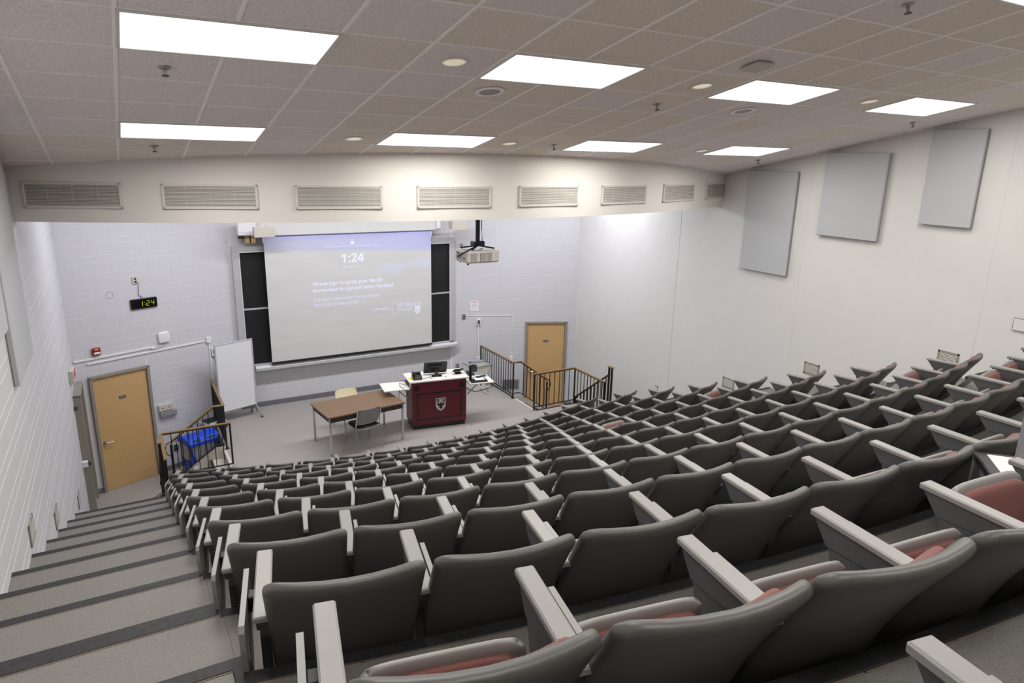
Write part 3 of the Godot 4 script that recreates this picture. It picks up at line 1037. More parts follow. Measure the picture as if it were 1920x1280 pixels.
		part(p, "bracket", bar(Vector3(0, 0.17, -0.05), Vector3(0, 0.35, -0.35), 0.04, 0.02), M.white_metal)
		part(p, "badge", cbox(Vector3(0.03, 0.006, 0.003), 0.0), M.white_metal, at(0.0, 0.1, 0.113))
	var wb := thing("mounting_block", "raw wooden block with a dark slot under the screen case", "block", at(-2.03, 4.28, -14.25))
	part(wb, "half", cbox(Vector3(0.085, 0.15, 0.1), 0.004), M.wood_block, at(-0.06, 0.08, 0))
	part(wb, "half", cbox(Vector3(0.085, 0.15, 0.1), 0.004), M.wood_block, at(0.05, 0.08, 0))
	part(wb, "slot", cbox(Vector3(0.03, 0.13, 0.06), 0.0), M.black_plastic, at(-0.005, 0.08, 0))
	part(wb, "plate", cbox(Vector3(0.14, 0.06, 0.06), 0.003), M.leg_metal, at(-0.15, 0.12, -0.02))


# ------------------------------------------------------------------ lecture seats
const EDGE := [-1.0, -0.996, -0.985, -0.96, -0.92, -0.86, -0.78, -0.6, -0.3, 0.0, 0.3, 0.6, 0.78, 0.86, 0.92, 0.96, 0.985, 0.996, 1.0]


func shell_point(u: float, s: float, y0: float, y1: float, w0: float, w1: float, push: float) -> Vector3:
	# u across, s up; a leaning, hollow back with rounded corners
	var v := s * 0.5 + 0.5
	var q := clampf((absf(u) - 0.80) / 0.20, 0.0, 1.0)
	var c := 1.0 - sqrt(maxf(0.0, 1.0 - q * q))
	var top := y1 - 0.05 * c
	var bot := y0 + 0.05 * c
	var y := lerpf(bot, top, v)
	var h := (y - 0.16) / 0.575
	var z := -0.27 * (1.0 - h) - 0.03 * sin(PI * clampf(h, 0.0, 1.0)) + 0.052 * (1.0 - u * u) * (0.55 + 0.45 * h)
	var w := lerpf(w0, w1, smoothstep(0.0, 0.8, v))
	return Vector3(u * w, y, z + push)


func shell(y0: float, y1: float, w0: float, w1: float, thick: float, push: float, power := 12.0) -> ArrayMesh:
	var st := begin()
	st.set_smooth_group(0)
	var n := EDGE.size()
	for face: float in [1.0, -1.0]:
		var g := []
		for j in n:
			var row := []
			for i in n:
				var m := maxf(absf(EDGE[i]), absf(EDGE[j]))
				var t := thick * 0.5 * sqrt(maxf(0.0, 1.0 - pow(m, power)))
				row.append(shell_point(EDGE[i], EDGE[j], y0, y1, w0, w1, push) + Vector3(0, -0.35, 1).normalized() * t * face)
			g.append(row)
		for j in n - 1:
			for i in n - 1:
				if face > 0:
					quad(st, g[j][i], g[j][i + 1], g[j + 1][i + 1], g[j + 1][i])
				else:
					quad(st, g[j][i + 1], g[j][i], g[j + 1][i], g[j + 1][i + 1])
	return done(st)


func pillow(w: float, h: float, t: float, corner := 0.25, power := 10.0) -> ArrayMesh:
	# a rounded slab in the xy plane
	var st := begin()
	st.set_smooth_group(0)
	var n := EDGE.size()
	for face: float in [1.0, -1.0]:
		var g := []
		for j in n:
			var row := []
			for i in n:
				var u: float = EDGE[i]
				var v: float = EDGE[j]
				var m := maxf(absf(u), absf(v))
				var k := 1.0 - corner * 0.5 * pow(minf(absf(u), absf(v)) , 6.0) * pow(m, 6.0)
				row.append(Vector3(u * w / 2 * k, v * h / 2 * k, face * t / 2 * sqrt(maxf(0.0, 1.0 - pow(m, power)))))
			g.append(row)
		for j in n - 1:
			for i in n - 1:
				if face > 0:
					quad(st, g[j][i], g[j][i + 1], g[j + 1][i + 1], g[j + 1][i])
				else:
					quad(st, g[j][i + 1], g[j][i], g[j + 1][i], g[j + 1][i + 1])
	return done(st)


func add_arm(o: Node3D, x: float, tablet_side: float) -> void:
	var a := part(o, "armrest", cbox(Vector3(0.056, 0.024, 0.41), 0.005), M.arm_plastic, at(x, 0.563, -0.295))
	if not meshes.has("arm_body"):
		meshes["arm_body"] = side_prism([Vector2(-0.19, 0.0), Vector2(0.19, 0.0), Vector2(0.16, -0.055), Vector2(-0.13, -0.075)], 0.04)
		meshes["arm_leg"] = side_prism([Vector2(-0.42, 0.485), Vector2(-0.22, 0.49), Vector2(-0.2, 0.42), Vector2(-0.25, 0.0), Vector2(-0.36, 0.0), Vector2(-0.36, 0.28)], 0.034)
		meshes["tablet"] = side_prism([Vector2(-0.165, 0.0), Vector2(0.165, 0.0), Vector2(0.18, -0.02), Vector2(0.175, -0.09), Vector2(0.14, -0.21), Vector2(0.08, -0.31), Vector2(0.03, -0.345), Vector2(-0.02, -0.34), Vector2(-0.08, -0.28), Vector2(-0.14, -0.16), Vector2(-0.17, -0.05)], 0.018)
		meshes["inner_tablet"] = side_prism([Vector2(-0.165, 0.0), Vector2(0.13, 0.0), Vector2(0.12, -0.06), Vector2(0.03, -0.17), Vector2(-0.03, -0.2), Vector2(-0.11, -0.16), Vector2(-0.16, -0.06)], 0.018)
	part(a, "arm_body", meshes["arm_body"], M.leg_metal, at(0, -0.012, 0))
	part(o, "leg", meshes["arm_leg"], M.leg_metal, at(x, 0.0, 0))
	part(o, "foot", cbox(Vector3(0.06, 0.012, 0.2), 0.003), M.leg_metal, at(x, 0.006, -0.3))
	if tablet_side < 0:
		var t := part(o, "tablet_arm", meshes["tablet"], M.arm_plastic, at(x - 0.062, 0.552, -0.26))
		part(t, "hinge", cbox(Vector3(0.04, 0.06, 0.05), 0.004), M.dark_hinge, at(0.028, -0.045, -0.03))
	else:
		var t := part(o, "tablet_arm", meshes["inner_tablet"], M.arm_plastic, at(x + 0.047, 0.556, -0.25))
		part(t, "hinge", cbox(Vector3(0.014, 0.05, 0.05), 0.003), M.dark_hinge, at(-0.015, -0.05, -0.05))


func make_seat(first: bool, last: bool, drop: float) -> Node3D:
	var o := Node3D.new()
	if not meshes.has("back"):
		meshes["back"] = shell(0.10, 0.762, 0.243, 0.253, 0.05, 0.0, 26.0)
		meshes["back_cushion"] = shell(0.27, 0.722, 0.19, 0.212, 0.045, -0.022, 8.0)
		meshes["pan"] = pillow(0.43, 0.36, 0.034, 0.3)
		meshes["pan_cushion"] = pillow(0.39, 0.32, 0.05, 0.3, 6.0)
	var b := part(o, "backrest", meshes["back"], M.seat_plastic)
	part(b, "back_cushion", meshes["back_cushion"], M.red_fabric)
	# the seat tips up about its lower edge; drop lets it down again
	var tilt := Basis(Vector3.RIGHT, 0.22 - drop)
	var base := Vector3(0, 0.215 + 0.12 * drop, -0.37)
	var p := part(o, "seat_pan", meshes["pan"], M.arm_plastic, Transform3D(tilt, base + tilt * Vector3(0, 0.13, 0)))
	part(p, "seat_cushion", meshes["pan_cushion"], M.red_fabric, at(0, -0.005, 0.024))
	part(o, "pivot", cbox(Vector3(0.47, 0.03, 0.03), 0.004), M.leg_metal, at(0, 0.27, -0.335))
	add_arm(o, PITCH / 2, 1.0 if not last else 1.0)
	if first:
		add_arm(o, -PITCH / 2, -1.0)
	return o


func build_seats() -> void:
	var ordinal := ["", "first", "second", "third", "fourth", "fifth", "sixth", "seventh", "eighth", "ninth", "tenth", "eleventh", "twelfth"]
	var proto := {}
	for i in range(1, 13):
		var radius := R1 + DR * (i - 1)
		var n := 15
		var left := -4.09
		if i == 1:
			n = 14
			left = -3.80
		elif i == 12:
			left = -3.91
		var s0 := radius * asin(left / radius)
		for j in n:
			if i == 12 and j > 4:
				continue          # outside the picture
			var drop := 0.0
			if Vector2i(i, j) in [Vector2i(5, 9), Vector2i(5, 13), Vector2i(8, 13), Vector2i(9, 13), Vector2i(9, 12), Vector2i(11, 4)]:
				drop = 0.45
			var key := "%s%s%.2f" % [j == 0, j == n - 1, drop]
			if not proto.has(key):
				proto[key] = make_seat(j == 0, j == n - 1, drop)
			var o: Node3D = proto[key].duplicate()
			o.name = numbered("lecture_seat")
			add_child(o)
			var a := (s0 + 0.252 + j * PITCH) / radius
			var y := tier_y(i) if i > 1 else Y1
			o.transform = Transform3D(Basis(Vector3.UP, a), Vector3(radius * sin(a), y, ZC + radius * cos(a)))
			var row := "%s row from the stage" % ordinal[i]
			var look := "half lowered grey seat" if drop > 0.0 else "grey tip-up seat"
			var place := "%s from the block wall" % ordinal[j + 1] if j < 8 else "%s from the plaster wall" % ordinal[n - j]
			tag(o, "%s in the %s, %s" % [look, row, place], "lecture seat", "seats in the %s" % row)
	for k: String in proto:
		proto[k].free()


# ------------------------------------------------------------------ stage furniture
func build_table() -> void:
	var t := thing("table", "brown wood grain table with chrome legs on the stage floor", "table", at(-0.765, Y1, -11.735, 0.104))
	part(t, "tabletop", cbox(Vector3(1.5, 0.032, 0.88), 0.006), M.table_wood, at(0, 0.735, 0))
	for s: float in [-1.0, 1.0]:
		part(t, "apron", cbox(Vector3(1.42, 0.085, 0.02), 0.003), M.table_apron, at(0, 0.676, s * 0.41))
		part(t, "apron", cbox(Vector3(0.02, 0.085, 0.80), 0.003), M.table_apron, at(s * 0.71, 0.676, 0))
		for q: float in [-1.0, 1.0]:
			var l := part(t, "leg", cbox(Vector3(0.036, 0.70, 0.036), 0.006), M.chrome, at(s * 0.705, 0.37, q * 0.402))
			part(l, "glide", cbox(Vector3(0.04, 0.025, 0.04), 0.006), M.frame_taupe, at(0, -0.338, 0))
	# grey stacking chair, its back to the seats
	var c := thing("stacking_chair", "grey chair with perforated back and black seat at the brown table", "chair", at(-0.765, Y1, -11.46, 0.17))
	stacking_chair(c, M.chair_mesh, M.black_plastic, true, 0.30)
	var d := thing("stacking_chair", "cream plastic chair behind the brown table, facing the seats", "chair", at(-0.72, Y1, -12.36, PI + 0.13))
	stacking_chair(d, M.cream_plastic, M.cream_plastic, false, 0.25)
	var k := thing("crumpled_wrapper", "tiny crumpled brown scrap on the floor beneath the table", "scrap", at(-1.22, Y1, -11.37, 0.4))
	part(k, "twist", cbox(Vector3(0.09, 0.012, 0.025), 0.004), M.wood_block, at(0, 0.007, 0))
	part(k, "tip", cbox(Vector3(0.03, 0.025, 0.03), 0.006), M.frame_taupe, at(0.05, 0.014, 0.01))


func stacking_chair(c: Node3D, back: Material, seat: Material, holes: bool, tall: float) -> void:
	# local +z is the chair's back side
	var st := begin()
	st.set_smooth_group(0)
	var nx := 10
	var ny := 6
	for f: float in [1.0, -1.0]:
		for j in ny:
			for i in nx:
				var q := []
				for d: Vector2 in [Vector2(0, 0), Vector2(1, 0), Vector2(1, 1), Vector2(0, 1)]:
					var u := (i + d.x) / nx * 2.0 - 1.0
					var v := (j + d.y) / ny
					var w := 0.225 - 0.02 * pow(absf(2 * v - 1), 4.0)
					q.append(Vector3(u * w, 0.50 + tall * v, 0.20 + 0.08 * v - 0.05 * u * u + f * 0.006))
				if f > 0:
					quad(st, q[0], q[1], q[2], q[3])
				else:
					quad(st, q[1], q[0], q[3], q[2])
	var b := part(c, "backrest", done(st), back)
	if holes:
		var hm := cbox(Vector3(0.022, 0.008, 0.002), 0.0)
		for j in 6:
			for i in 9:
				var u := (i - 4) / 4.6
				var v := (j + 0.8) / 6.6
				part(b, "slot", hm, M.leg_metal, Transform3D(Basis(Vector3.UP, 0.45 * u), Vector3(u * 0.22, 0.5 + 0.3 * v, 0.2 + 0.08 * v - 0.05 * u * u + 0.007)))
	part(c, "seat", pillow(0.45, 0.43, 0.045, 0.3), seat, Transform3D(Basis(Vector3.RIGHT, PI / 2), Vector3(0, 0.445, -0.01)))
	for s: float in [-1.0, 1.0]:
		part(c, "rear_leg", tube([Vector3(s * 0.235, 0.82 if holes else 0.55, 0.25 if holes else 0.19), Vector3(s * 0.235, 0.48, 0.17), Vector3(s * 0.235, 0.42, 0.18), Vector3(s * 0.255, 0.0, 0.27)], 0.0115, 8), M.chrome)
		part(c, "front_leg", tube([Vector3(s * 0.235, 0.43, 0.16), Vector3(s * 0.235, 0.435, -0.2), Vector3(s * 0.24, 0.41, -0.22), Vector3(s * 0.25, 0.0, -0.27)], 0.0115, 8), M.chrome)
	part(c, "crossbar", tube([Vector3(-0.235, 0.425, 0.17), Vector3(0, 0.40, 0.19), Vector3(0.235, 0.425, 0.17)], 0.0115, 8), M.chrome)


func build_lectern() -> void:
	var base := at(0.885, Y1, -11.9, -0.146)
	var l := thing("lectern", "burgundy teaching console with pale top and university crest", "lectern", base)
	part(l, "plinth", cbox(Vector3(1.06, 0.09, 0.48), 0.004), M.black_plastic, at(0, 0.045, 0))
	part(l, "body", cbox(Vector3(1.10, 0.86, 0.52), 0.005), M.burgundy, at(0, 0.52, 0))
	part(l, "neck", cbox(Vector3(1.07, 0.03, 0.49), 0.002), M.black_plastic, at(0, 0.962, 0))
	part(l, "worktop", cbox(Vector3(1.2, 0.035, 0.60), 0.008), M.white_laminate, at(0, 0.992, 0))
	var st := begin()
	for s: float in [-1.0, 1.0]:
		add_cbox(st, Vector3(0.90, 0.024, 0.004), 0.0, at(0, 0.465 + s * 0.265, 0.262))
		add_cbox(st, Vector3(0.024, 0.548, 0.004), 0.0, at(s * 0.441, 0.465, 0.262))
	part(l, "inlay", done(st), M.black_plastic)
	for s: float in [-1.0, 1.0]:
		var g := part(l, "speaker_grille", disc(0.052, 0.014, 24), M.black_plastic, Transform3D(Basis(Vector3.RIGHT, PI / 2), Vector3(s * 0.458, 0.845, 0.264)))
		part(g, "cone", disc(0.03, 0.004, 20), M.dark_hinge, at(0, 0.008, 0))
	# crest: silver shield, black chief with open book and two stars, black eagle
	var sh := [Vector2(-0.1, 0.13), Vector2(0.1, 0.13), Vector2(0.1, -0.02), Vector2(0.085, -0.07), Vector2(0.05, -0.11), Vector2(0, -0.14), Vector2(-0.05, -0.11), Vector2(-0.085, -0.07), Vector2(-0.1, -0.02)]
	var cr := part(l, "crest", prism(sh, 0.006), M.silver_print, at(0.02, 0.485, 0.263))
	part(cr, "chief", prism([Vector2(-0.088, 0.117), Vector2(0.088, 0.117), Vector2(0.088, 0.055), Vector2(-0.088, 0.055)], 0.002), M.black_plastic, at(0, 0, 0.0035))
	part(cr, "book", prism([Vector2(-0.036, 0.108), Vector2(0, 0.1), Vector2(0.036, 0.108), Vector2(0.036, 0.068), Vector2(0, 0.06), Vector2(-0.036, 0.068)], 0.002), M.silver_print, at(0, 0, 0.005))
	for s: float in [-1.0, 1.0]:
		var star := []
		for k in 10:
			var r := 0.02 if k % 2 == 0 else 0.008
			star.append(Vector2(r * sin(TAU * k / 10), r * cos(TAU * k / 10)))
		part(cr, "star", prism(star, 0.002), M.silver_print, at(s * 0.063, 0.087, 0.005))
	var half := [Vector2(0, 0.034), Vector2(0.012, 0.04), Vector2(0.02, 0.03), Vector2(0.014, 0.018), Vector2(0.024, 0.006), Vector2(0.05, 0.04), Vector2(0.07, 0.036), Vector2(0.082, 0.012), Vector2(0.07, 0.014), Vector2(0.076, -0.012), Vector2(0.062, -0.004), Vector2(0.062, -0.034), Vector2(0.046, -0.02), Vector2(0.042, -0.048), Vector2(0.022, -0.034), Vector2(0.03, -0.06), Vector2(0.052, -0.074), Vector2(0.03, -0.078), Vector2(0.02, -0.066), Vector2(0.024, -0.1), Vector2(0.01, -0.088), Vector2(0, -0.118)]
	var eagle := half.duplicate()
	for k in range(half.size() - 2, 0, -1):
		eagle.append(Vector2(-half[k].x, half[k].y))
	part(cr, "eagle", prism(eagle, 0.002), M.black_plastic, at(0, 0, 0.0035))
	# fold-out side shelves
	var a := part(l, "side_shelf", cbox(Vector3(0.5, 0.028, 0.5), 0.006), M.white_laminate, at(-0.84, 0.86, 0.03))
	part(a, "brace", bar(Vector3(0.25, -0.25, 0.1), Vector3(0.02, -0.02, 0.1), 0.02, 0.02), M.steel)
	var b := part(l, "side_shelf", cbox(Vector3(0.52, 0.028, 0.5), 0.006), M.white_laminate, at(0.88, 0.83, 0.03))
	part(b, "brace", bar(Vector3(-0.27, -0.25, 0.1), Vector3(-0.02, -0.02, 0.1), 0.02, 0.02), M.steel)
	for x: float in [-0.02, 0.22]:
		part(b, "caster", disc(0.02, 0.02, 12), M.black_plastic, Transform3D(Basis(Vector3.FORWARD, PI / 2), Vector3(x, -0.035, 0.2)))
	part(l, "socket_panel", cbox(Vector3(0.004, 0.07, 0.1), 0.001), M.white_plastic, at(-0.552, 0.87, 0.1))
	var top := base * at(0, 1.0095, 0)
	var m := thing("monitor", "black flat monitor on the lectern top seen from behind", "monitor", top * at(0.0, 0, -0.02, -0.05))
	part(m, "panel", cbox(Vector3(0.47, 0.25, 0.03), 0.008), M.black_plastic, Transform3D(Basis(Vector3.RIGHT, 0.35), Vector3(0, 0.14, -0.03)))
	part(m, "screen", cbox(Vector3(0.45, 0.25, 0.002), 0.0), M.dark_glass, Transform3D(Basis(Vector3.RIGHT, 0.35), Vector3(0, 0.146, -0.046)))
	part(m, "rear_bulge", cbox(Vector3(0.26, 0.14, 0.035), 0.01), M.black_plastic, Transform3D(Basis(Vector3.RIGHT, 0.35), Vector3(0, 0.125, 0.0)))
	part(m, "neck", bar(Vector3(0, 0.0, 0.09), Vector3(0, 0.12, 0.01), 0.06, 0.02), M.black_plastic)
	part(m, "base", cbox(Vector3(0.2, 0.012, 0.1), 0.004), M.black_plastic, at(0, 0.007, 0.1))
	for x: float in [-0.14, 0.15]:
		single("cable_grommet", "small black grommet in the lectern top on the %s side" % ("phone" if x < 0 else "touch panel"), "grommet", cbox(Vector3(0.04, 0.005, 0.025), 0.001), M.black_plastic, top * at(x, 0.0028, 0.17), "lectern grommets")
	var p := thing("desk_phone", "black desk phone on a yellow note on the lectern top", "phone", top * at(-0.42, 0.001, 0.12))
	part(p, "body", side_prism([Vector2(-0.09, 0.0), Vector2(0.09, 0.0), Vector2(0.09, 0.05), Vector2(-0.07, 0.12)], 0.17), M.black_plastic)
	part(p, "handset", cbox(Vector3(0.05, 0.045, 0.19), 0.014), M.black_plastic, Transform3D(Basis(Vector3.RIGHT, -0.4), Vector3(-0.055, 0.115, 0.01)))
	part(p, "display", cbox(Vector3(0.08, 0.004, 0.06), 0.001), M.dark_glass, Transform3D(Basis(Vector3.RIGHT, -0.42), Vector3(0.035, 0.105, -0.02)))
	part(p, "message_light", cbox(Vector3(0.025, 0.012, 0.02), 0.003), M.red_print, at(-0.06, 0.142, -0.06))
	part(p, "stand", cbox(Vector3(0.14, 0.06, 0.02), 0.004), M.leg_metal, at(0.01, 0.031, 0.098))
	single("sticky_note", "yellow paper note under the phone on the lectern top", "note", cbox(Vector3(0.14, 0.001, 0.12), 0.0), M.yellow_note, top * at(-0.50, 0.0008, 0.06, 0.1))
	var tp := thing("touch_panel", "small tilted black touch panel on the lectern's right corner", "touch panel", top * at(0.44, 0, 0.05, 0.1))
	part(tp, "foot", cbox(Vector3(0.13, 0.03, 0.08), 0.008), M.black_plastic, at(0, 0.016, 0))
	part(tp, "panel", cbox(Vector3(0.21, 0.13, 0.018), 0.005), M.black_plastic, Transform3D(Basis(Vector3.RIGHT, 0.95), Vector3(0, 0.07, 0.0)))
	part(tp, "glass", cbox(Vector3(0.19, 0.11, 0.002), 0.0), M.dark_glass, Transform3D(Basis(Vector3.RIGHT, 0.95), Vector3(0, 0.08, -0.006)))
	var cab := func(label: String, pts: Array, material: Material):
		var w := []
		for q: Vector3 in pts:
			w.append(base * q)
		single("cable", label, "cable", tube(w, 0.0045, 6), material)
	cab.call("blue cable between the phone and the monitor", [Vector3(-0.33, 1.015, 0.15), Vector3(-0.26, 1.016, 0.17), Vector3(-0.2, 1.015, 0.13), Vector3(-0.1, 1.016, 0.1), Vector3(-0.04, 1.02, 0.03)], M.blue_cable)
	cab.call("black cables looping over the lectern's small left shelf", [Vector3(-0.57, 0.9, 0.12), Vector3(-0.64, 0.90, 0.1), Vector3(-0.72, 0.88, -0.1), Vector3(-0.75, 0.882, 0.1), Vector3(-0.71, 0.882, 0.27), Vector3(-0.68, 0.83, 0.31), Vector3(-0.64, 0.76, 0.30)], M.black_plastic)
	cab.call("black cable hanging in front of the lectern's left shelf", [Vector3(-0.79, 0.842, 0.2), Vector3(-0.80, 0.64, 0.21), Vector3(-0.8, 0.55, 0.21)], M.black_plastic)
	# on the right shelf
	var sh2 := base * at(0.88, 0.8455, 0.03)
	var dc := thing("document_camera", "black document camera on the lectern's right shelf", "document camera", sh2 * at(-0.06, 0, -0.05))
	part(dc, "base", cbox(Vector3(0.34, 0.03, 0.2), 0.008), M.black_plastic, at(0.02, 0.016, 0.17))
	part(dc, "light_plate", cbox(Vector3(0.2, 0.004, 0.13), 0.001), M.paper, at(0.05, 0.034, 0.15))
	part(dc, "column", cbox(Vector3(0.05, 0.3, 0.05), 0.008), M.black_plastic, Transform3D(Basis(Vector3.RIGHT, -0.1), Vector3(-0.13, 0.17, 0.1)))
	part(dc, "head", cbox(Vector3(0.13, 0.15, 0.10), 0.012), M.leg_metal, at(0.0, 0.2, -0.08))
	part(dc, "arm", bar(Vector3(-0.13, 0.3, 0.09), Vector3(0, 0.26, -0.06), 0.04, 0.035), M.black_plastic)
	var kb := thing("keypad_remote", "flat black remote lying beside the document camera", "remote", sh2 * at(0.1, 0, -0.12, 0.3))
	part(kb, "body", cbox(Vector3(0.22, 0.022, 0.07), 0.006), M.black_plastic, at(0, 0.011, 0))
	part(kb, "keys", cbox(Vector3(0.18, 0.004, 0.045), 0.001), M.leg_metal, at(0, 0.024, 0))
	cab.call("thin black cable coiled under the lectern's right shelf", [Vector3(0.86, 0.7, 0.2), Vector3(0.9, 0.62, 0.24), Vector3(1.0, 0.58, 0.25), Vector3(1.04, 0.62, 0.24), Vector3(0.98, 0.66, 0.22)], M.black_plastic)
	var sg := thing("side_grip", "small floor socket lid right of the lectern", "socket", at(1.46, Y1, -11.47))
	part(sg, "lid", disc(0.02, 0.006, 14), M.steel, at(0, 0.004, 0))
	part(sg, "ring", disc(0.026, 0.003, 14), M.leg_metal, at(0, 0.0018, 0))


func build_stage_things() -> void:
	# grey equipment cabinet by the railing
	var c := thing("equipment_cabinet", "white and grey low cabinet with cables on top by the stage railing", "cabinet", at(2.6, Y1, -13.46, 0.2))
	part(c, "body", cbox(Vector3(0.45, 0.56, 0.47), 0.006), M.white_metal, at(0, 0.30, 0))
	part(c, "lid", cbox(Vector3(0.49, 0.025, 0.51), 0.005), M.grey_box, at(0, 0.592, 0))
	part(c, "vent_panel", cbox(Vector3(0.004, 0.26, 0.3), 0.0), M.leg_metal, at(-0.227, 0.32, 0.05))
	part(c, "vent_panel", cbox(Vector3(0.12, 0.09, 0.004), 0.0), M.leg_metal, at(0.14, 0.16, 0.237))
	part(c, "plinth", cbox(Vector3(0.4, 0.03, 0.42), 0.0), M.black_plastic, at(0, 0.013, 0))
	var x := c.transform
	single("cable", "black cable lying over the equipment cabinet's lid", "cable", tube([x * Vector3(-0.1, 0.61, -0.1), x * Vector3(0.05, 0.612, -0.02), x * Vector3(0.2, 0.612, 0.05), x * Vector3(0.235, 0.61, 0.2), x * Vector3(0.22, 0.585, 0.27), x * Vector3(0.1, 0.3, 0.265), x * Vector3(0.08, 0.15, 0.26)], 0.006, 6), M.black_plastic)
	single("adapter_plug", "blue cable plug on the equipment cabinet's lid", "plug", cbox(Vector3(0.1, 0.012, 0.05), 0.003), M.blue_cable, x * at(-0.12, 0.611, -0.1, 0.4))
	single("cable_tag", "yellow tag on a cable hanging at the equipment cabinet", "tag", bar(Vector3(0, 0, 0), Vector3(0.03, -0.07, 0.01), 0.02, 0.012), M.yellow_tag, x * at(-0.06, 0.585, 0.28))

	# rolling whiteboard
	var d := Vector3(0.72, 0, -0.23).normalized()
	var f := Transform3D(Basis(d, Vector3.UP, d.cross(Vector3.UP)), Vector3(-2.56, Y1, -13.845))
	var w := thing("rolling_whiteboard", "tall white mobile whiteboard on casters beside the chalkboard", "whiteboard", f)
	part(w, "panel", cbox(Vector3(0.72, 1.34, 0.02), 0.002), M.whiteboard, at(0, 0.925, 0))
	for s: float in [-1.0, 1.0]:
		part(w, "frame", cbox(Vector3(0.03, 1.4, 0.035), 0.006), M.aluminium, at(s * 0.372, 0.925, 0))
		part(w, "frame", cbox(Vector3(0.72, 0.028, 0.03), 0.006), M.aluminium, at(0, 0.925 + s * 0.68, 0))
		part(w, "upright", cbox(Vector3(0.03, 0.2, 0.03), 0.005), M.steel, at(s * 0.372, 0.16, 0))
		for k: float in [-1.0, 1.0]:
			part(w, "foot", bar(Vector3(s * 0.372, 0.2, 0.0), Vector3(s * 0.372, 0.075, k * 0.2), 0.028, 0.028, 0.005), M.steel)
			var q := part(w, "caster", disc(0.026, 0.02, 14), M.leg_metal, Transform3D(Basis(Vector3.FORWARD, PI / 2), Vector3(s * 0.372, 0.027, k * 0.21)))
			part(q, "fork", cbox(Vector3(0.05, 0.03, 0.028), 0.004), M.steel, at(-0.028, 0, 0))
	part(w, "stretcher", cbox(Vector3(0.72, 0.02, 0.02), 0.003), M.steel, at(0, 0.235, 0))

	# recycling bin on the landing, behind the stage stairs
	var b := thing("recycling_bin", "blue lidded recycling bin with a clear bag, behind the left stair railing", "bin", at(-3.38, 0, -13.3, 0.36))
	var st := begin()
	var body := prism([Vector2(-0.22, 0.0), Vector2(0.22, 0.0), Vector2(0.275, 0.72), Vector2(-0.275, 0.72)], 0.42)
	part(b, "body", body, M.blue_plastic, at(0, 0.005, 0))
	st.set_smooth_group(-1)
	var bag := begin()
	bag.set_smooth_group(0)
	var n := 36
	for j in 5:
		for i in n:
			var q := []
			for e: Vector2 in [Vector2(0, 0), Vector2(1, 0), Vector2(1, 1), Vector2(0, 1)]:
				var a := TAU * (i + e.x) / n
				var v := (j + e.y) / 5.0
				var wob := 0.012 * sin(a * 9.0 + v * 4.0) + 0.008 * sin(a * 17.0 - v * 7.0)
				var cx := signf(cos(a)) * pow(absf(cos(a)), 0.35) * (0.29 - 0.012 * v + wob)
				var cz := signf(sin(a)) * pow(absf(sin(a)), 0.35) * (0.232 - 0.01 * v + wob)
				q.append(Vector3(cx, 0.74 - 0.3 * v + 0.015 * sin(a * 6.0) * v, cz))
			quad(bag, q[0], q[1], q[2], q[3])
	part(b, "bag", done(bag), M.bag_plastic)
	var lid := part(b, "lid", side_prism([Vector2(-0.25, 0.0), Vector2(0.25, 0.0), Vector2(0.245, 0.05), Vector2(0.15, 0.115), Vector2(0, 0.14), Vector2(-0.15, 0.115), Vector2(-0.245, 0.05)], 0.60), M.blue_plastic, at(0, 0.735, 0))
	for k in 2:
		part(lid, "slot", cbox(Vector3(0.15, 0.035, 0.012), 0.004), M.black_plastic, Transform3D(Basis(Vector3.RIGHT, -0.6), Vector3(-0.14 + 0.28 * k, 0.082, 0.207)))
	for k in 3:
		part(lid, "rib", cbox(Vector3(0.6, 0.012, 0.02), 0.004), M.blue_plastic, at(0, 0.142 - 0.02 * absf(k - 1), (k - 1) * 0.12))
	var gb := thing("waste_bin", "grey waste bin with a clear bag between wall and blue bin", "bin", at(-3.06, 0, -13.78, 0.38))
	part(gb, "body", prism([Vector2(-0.17, 0.0), Vector2(0.17, 0.0), Vector2(0.2, 0.86), Vector2(-0.2, 0.86)], 0.3), M.base_vinyl, at(0, 0.005, 0))
	part(gb, "bag", cbox(Vector3(0.42, 0.16, 0.33), 0.03), M.bag_plastic, at(0, 0.83, 0))
	part(gb, "rim", cbox(Vector3(0.36, 0.03, 0.27), 0.01), M.black_plastic, at(0, 0.905, 0))
	var gp := thing("leaning_board", "grey flat board leaning on the wall beside the blue bin", "board", frame_left_facet() * at(left_s(-3.62), 0.0, 0.03))
	part(gp, "sheet", cbox(Vector3(0.2, 0.55, 0.02), 0.003), M.grey_box, Transform3D(Basis(Vector3.RIGHT, -0.06), Vector3(0.05, 0.28, 0.01)))
	part(gp, "edge", cbox(Vector3(0.2, 0.02, 0.025), 0.003), M.leg_metal, at(0.05, 0.011, 0.03))

	# projector on its pole
	var p := thing("projector", "cream ceiling projector hanging on a black pole in front of the screen", "projector", at(-0.07, 4.62, -8.3, 0.02))
	part(p, "body", cbox(Vector3(0.49, 0.165, 0.38), 0.022), M.projector_white, at(0, 0.10, 0))
	for k in 3:
		var wd := 0.1 if k < 2 else 0.066
		var vx: float = [-0.155, -0.015, 0.085][k]
		part(p, "vent", cbox(Vector3(wd, 0.11, 0.006), 0.002), M.grille_dark, at(vx, 0.1, 0.189))
		for j in 9 if k < 2 else 6:
			part(p, "vent_bar", cbox(Vector3(0.005, 0.11, 0.006), 0.0), M.projector_white, at(vx - wd / 2 + 0.008 + 0.011 * j, 0.1, 0.192))
	part(p, "connector_panel", cbox(Vector3(0.006, 0.11, 0.3), 0.002), M.beige_box, at(-0.244, 0.1, 0))
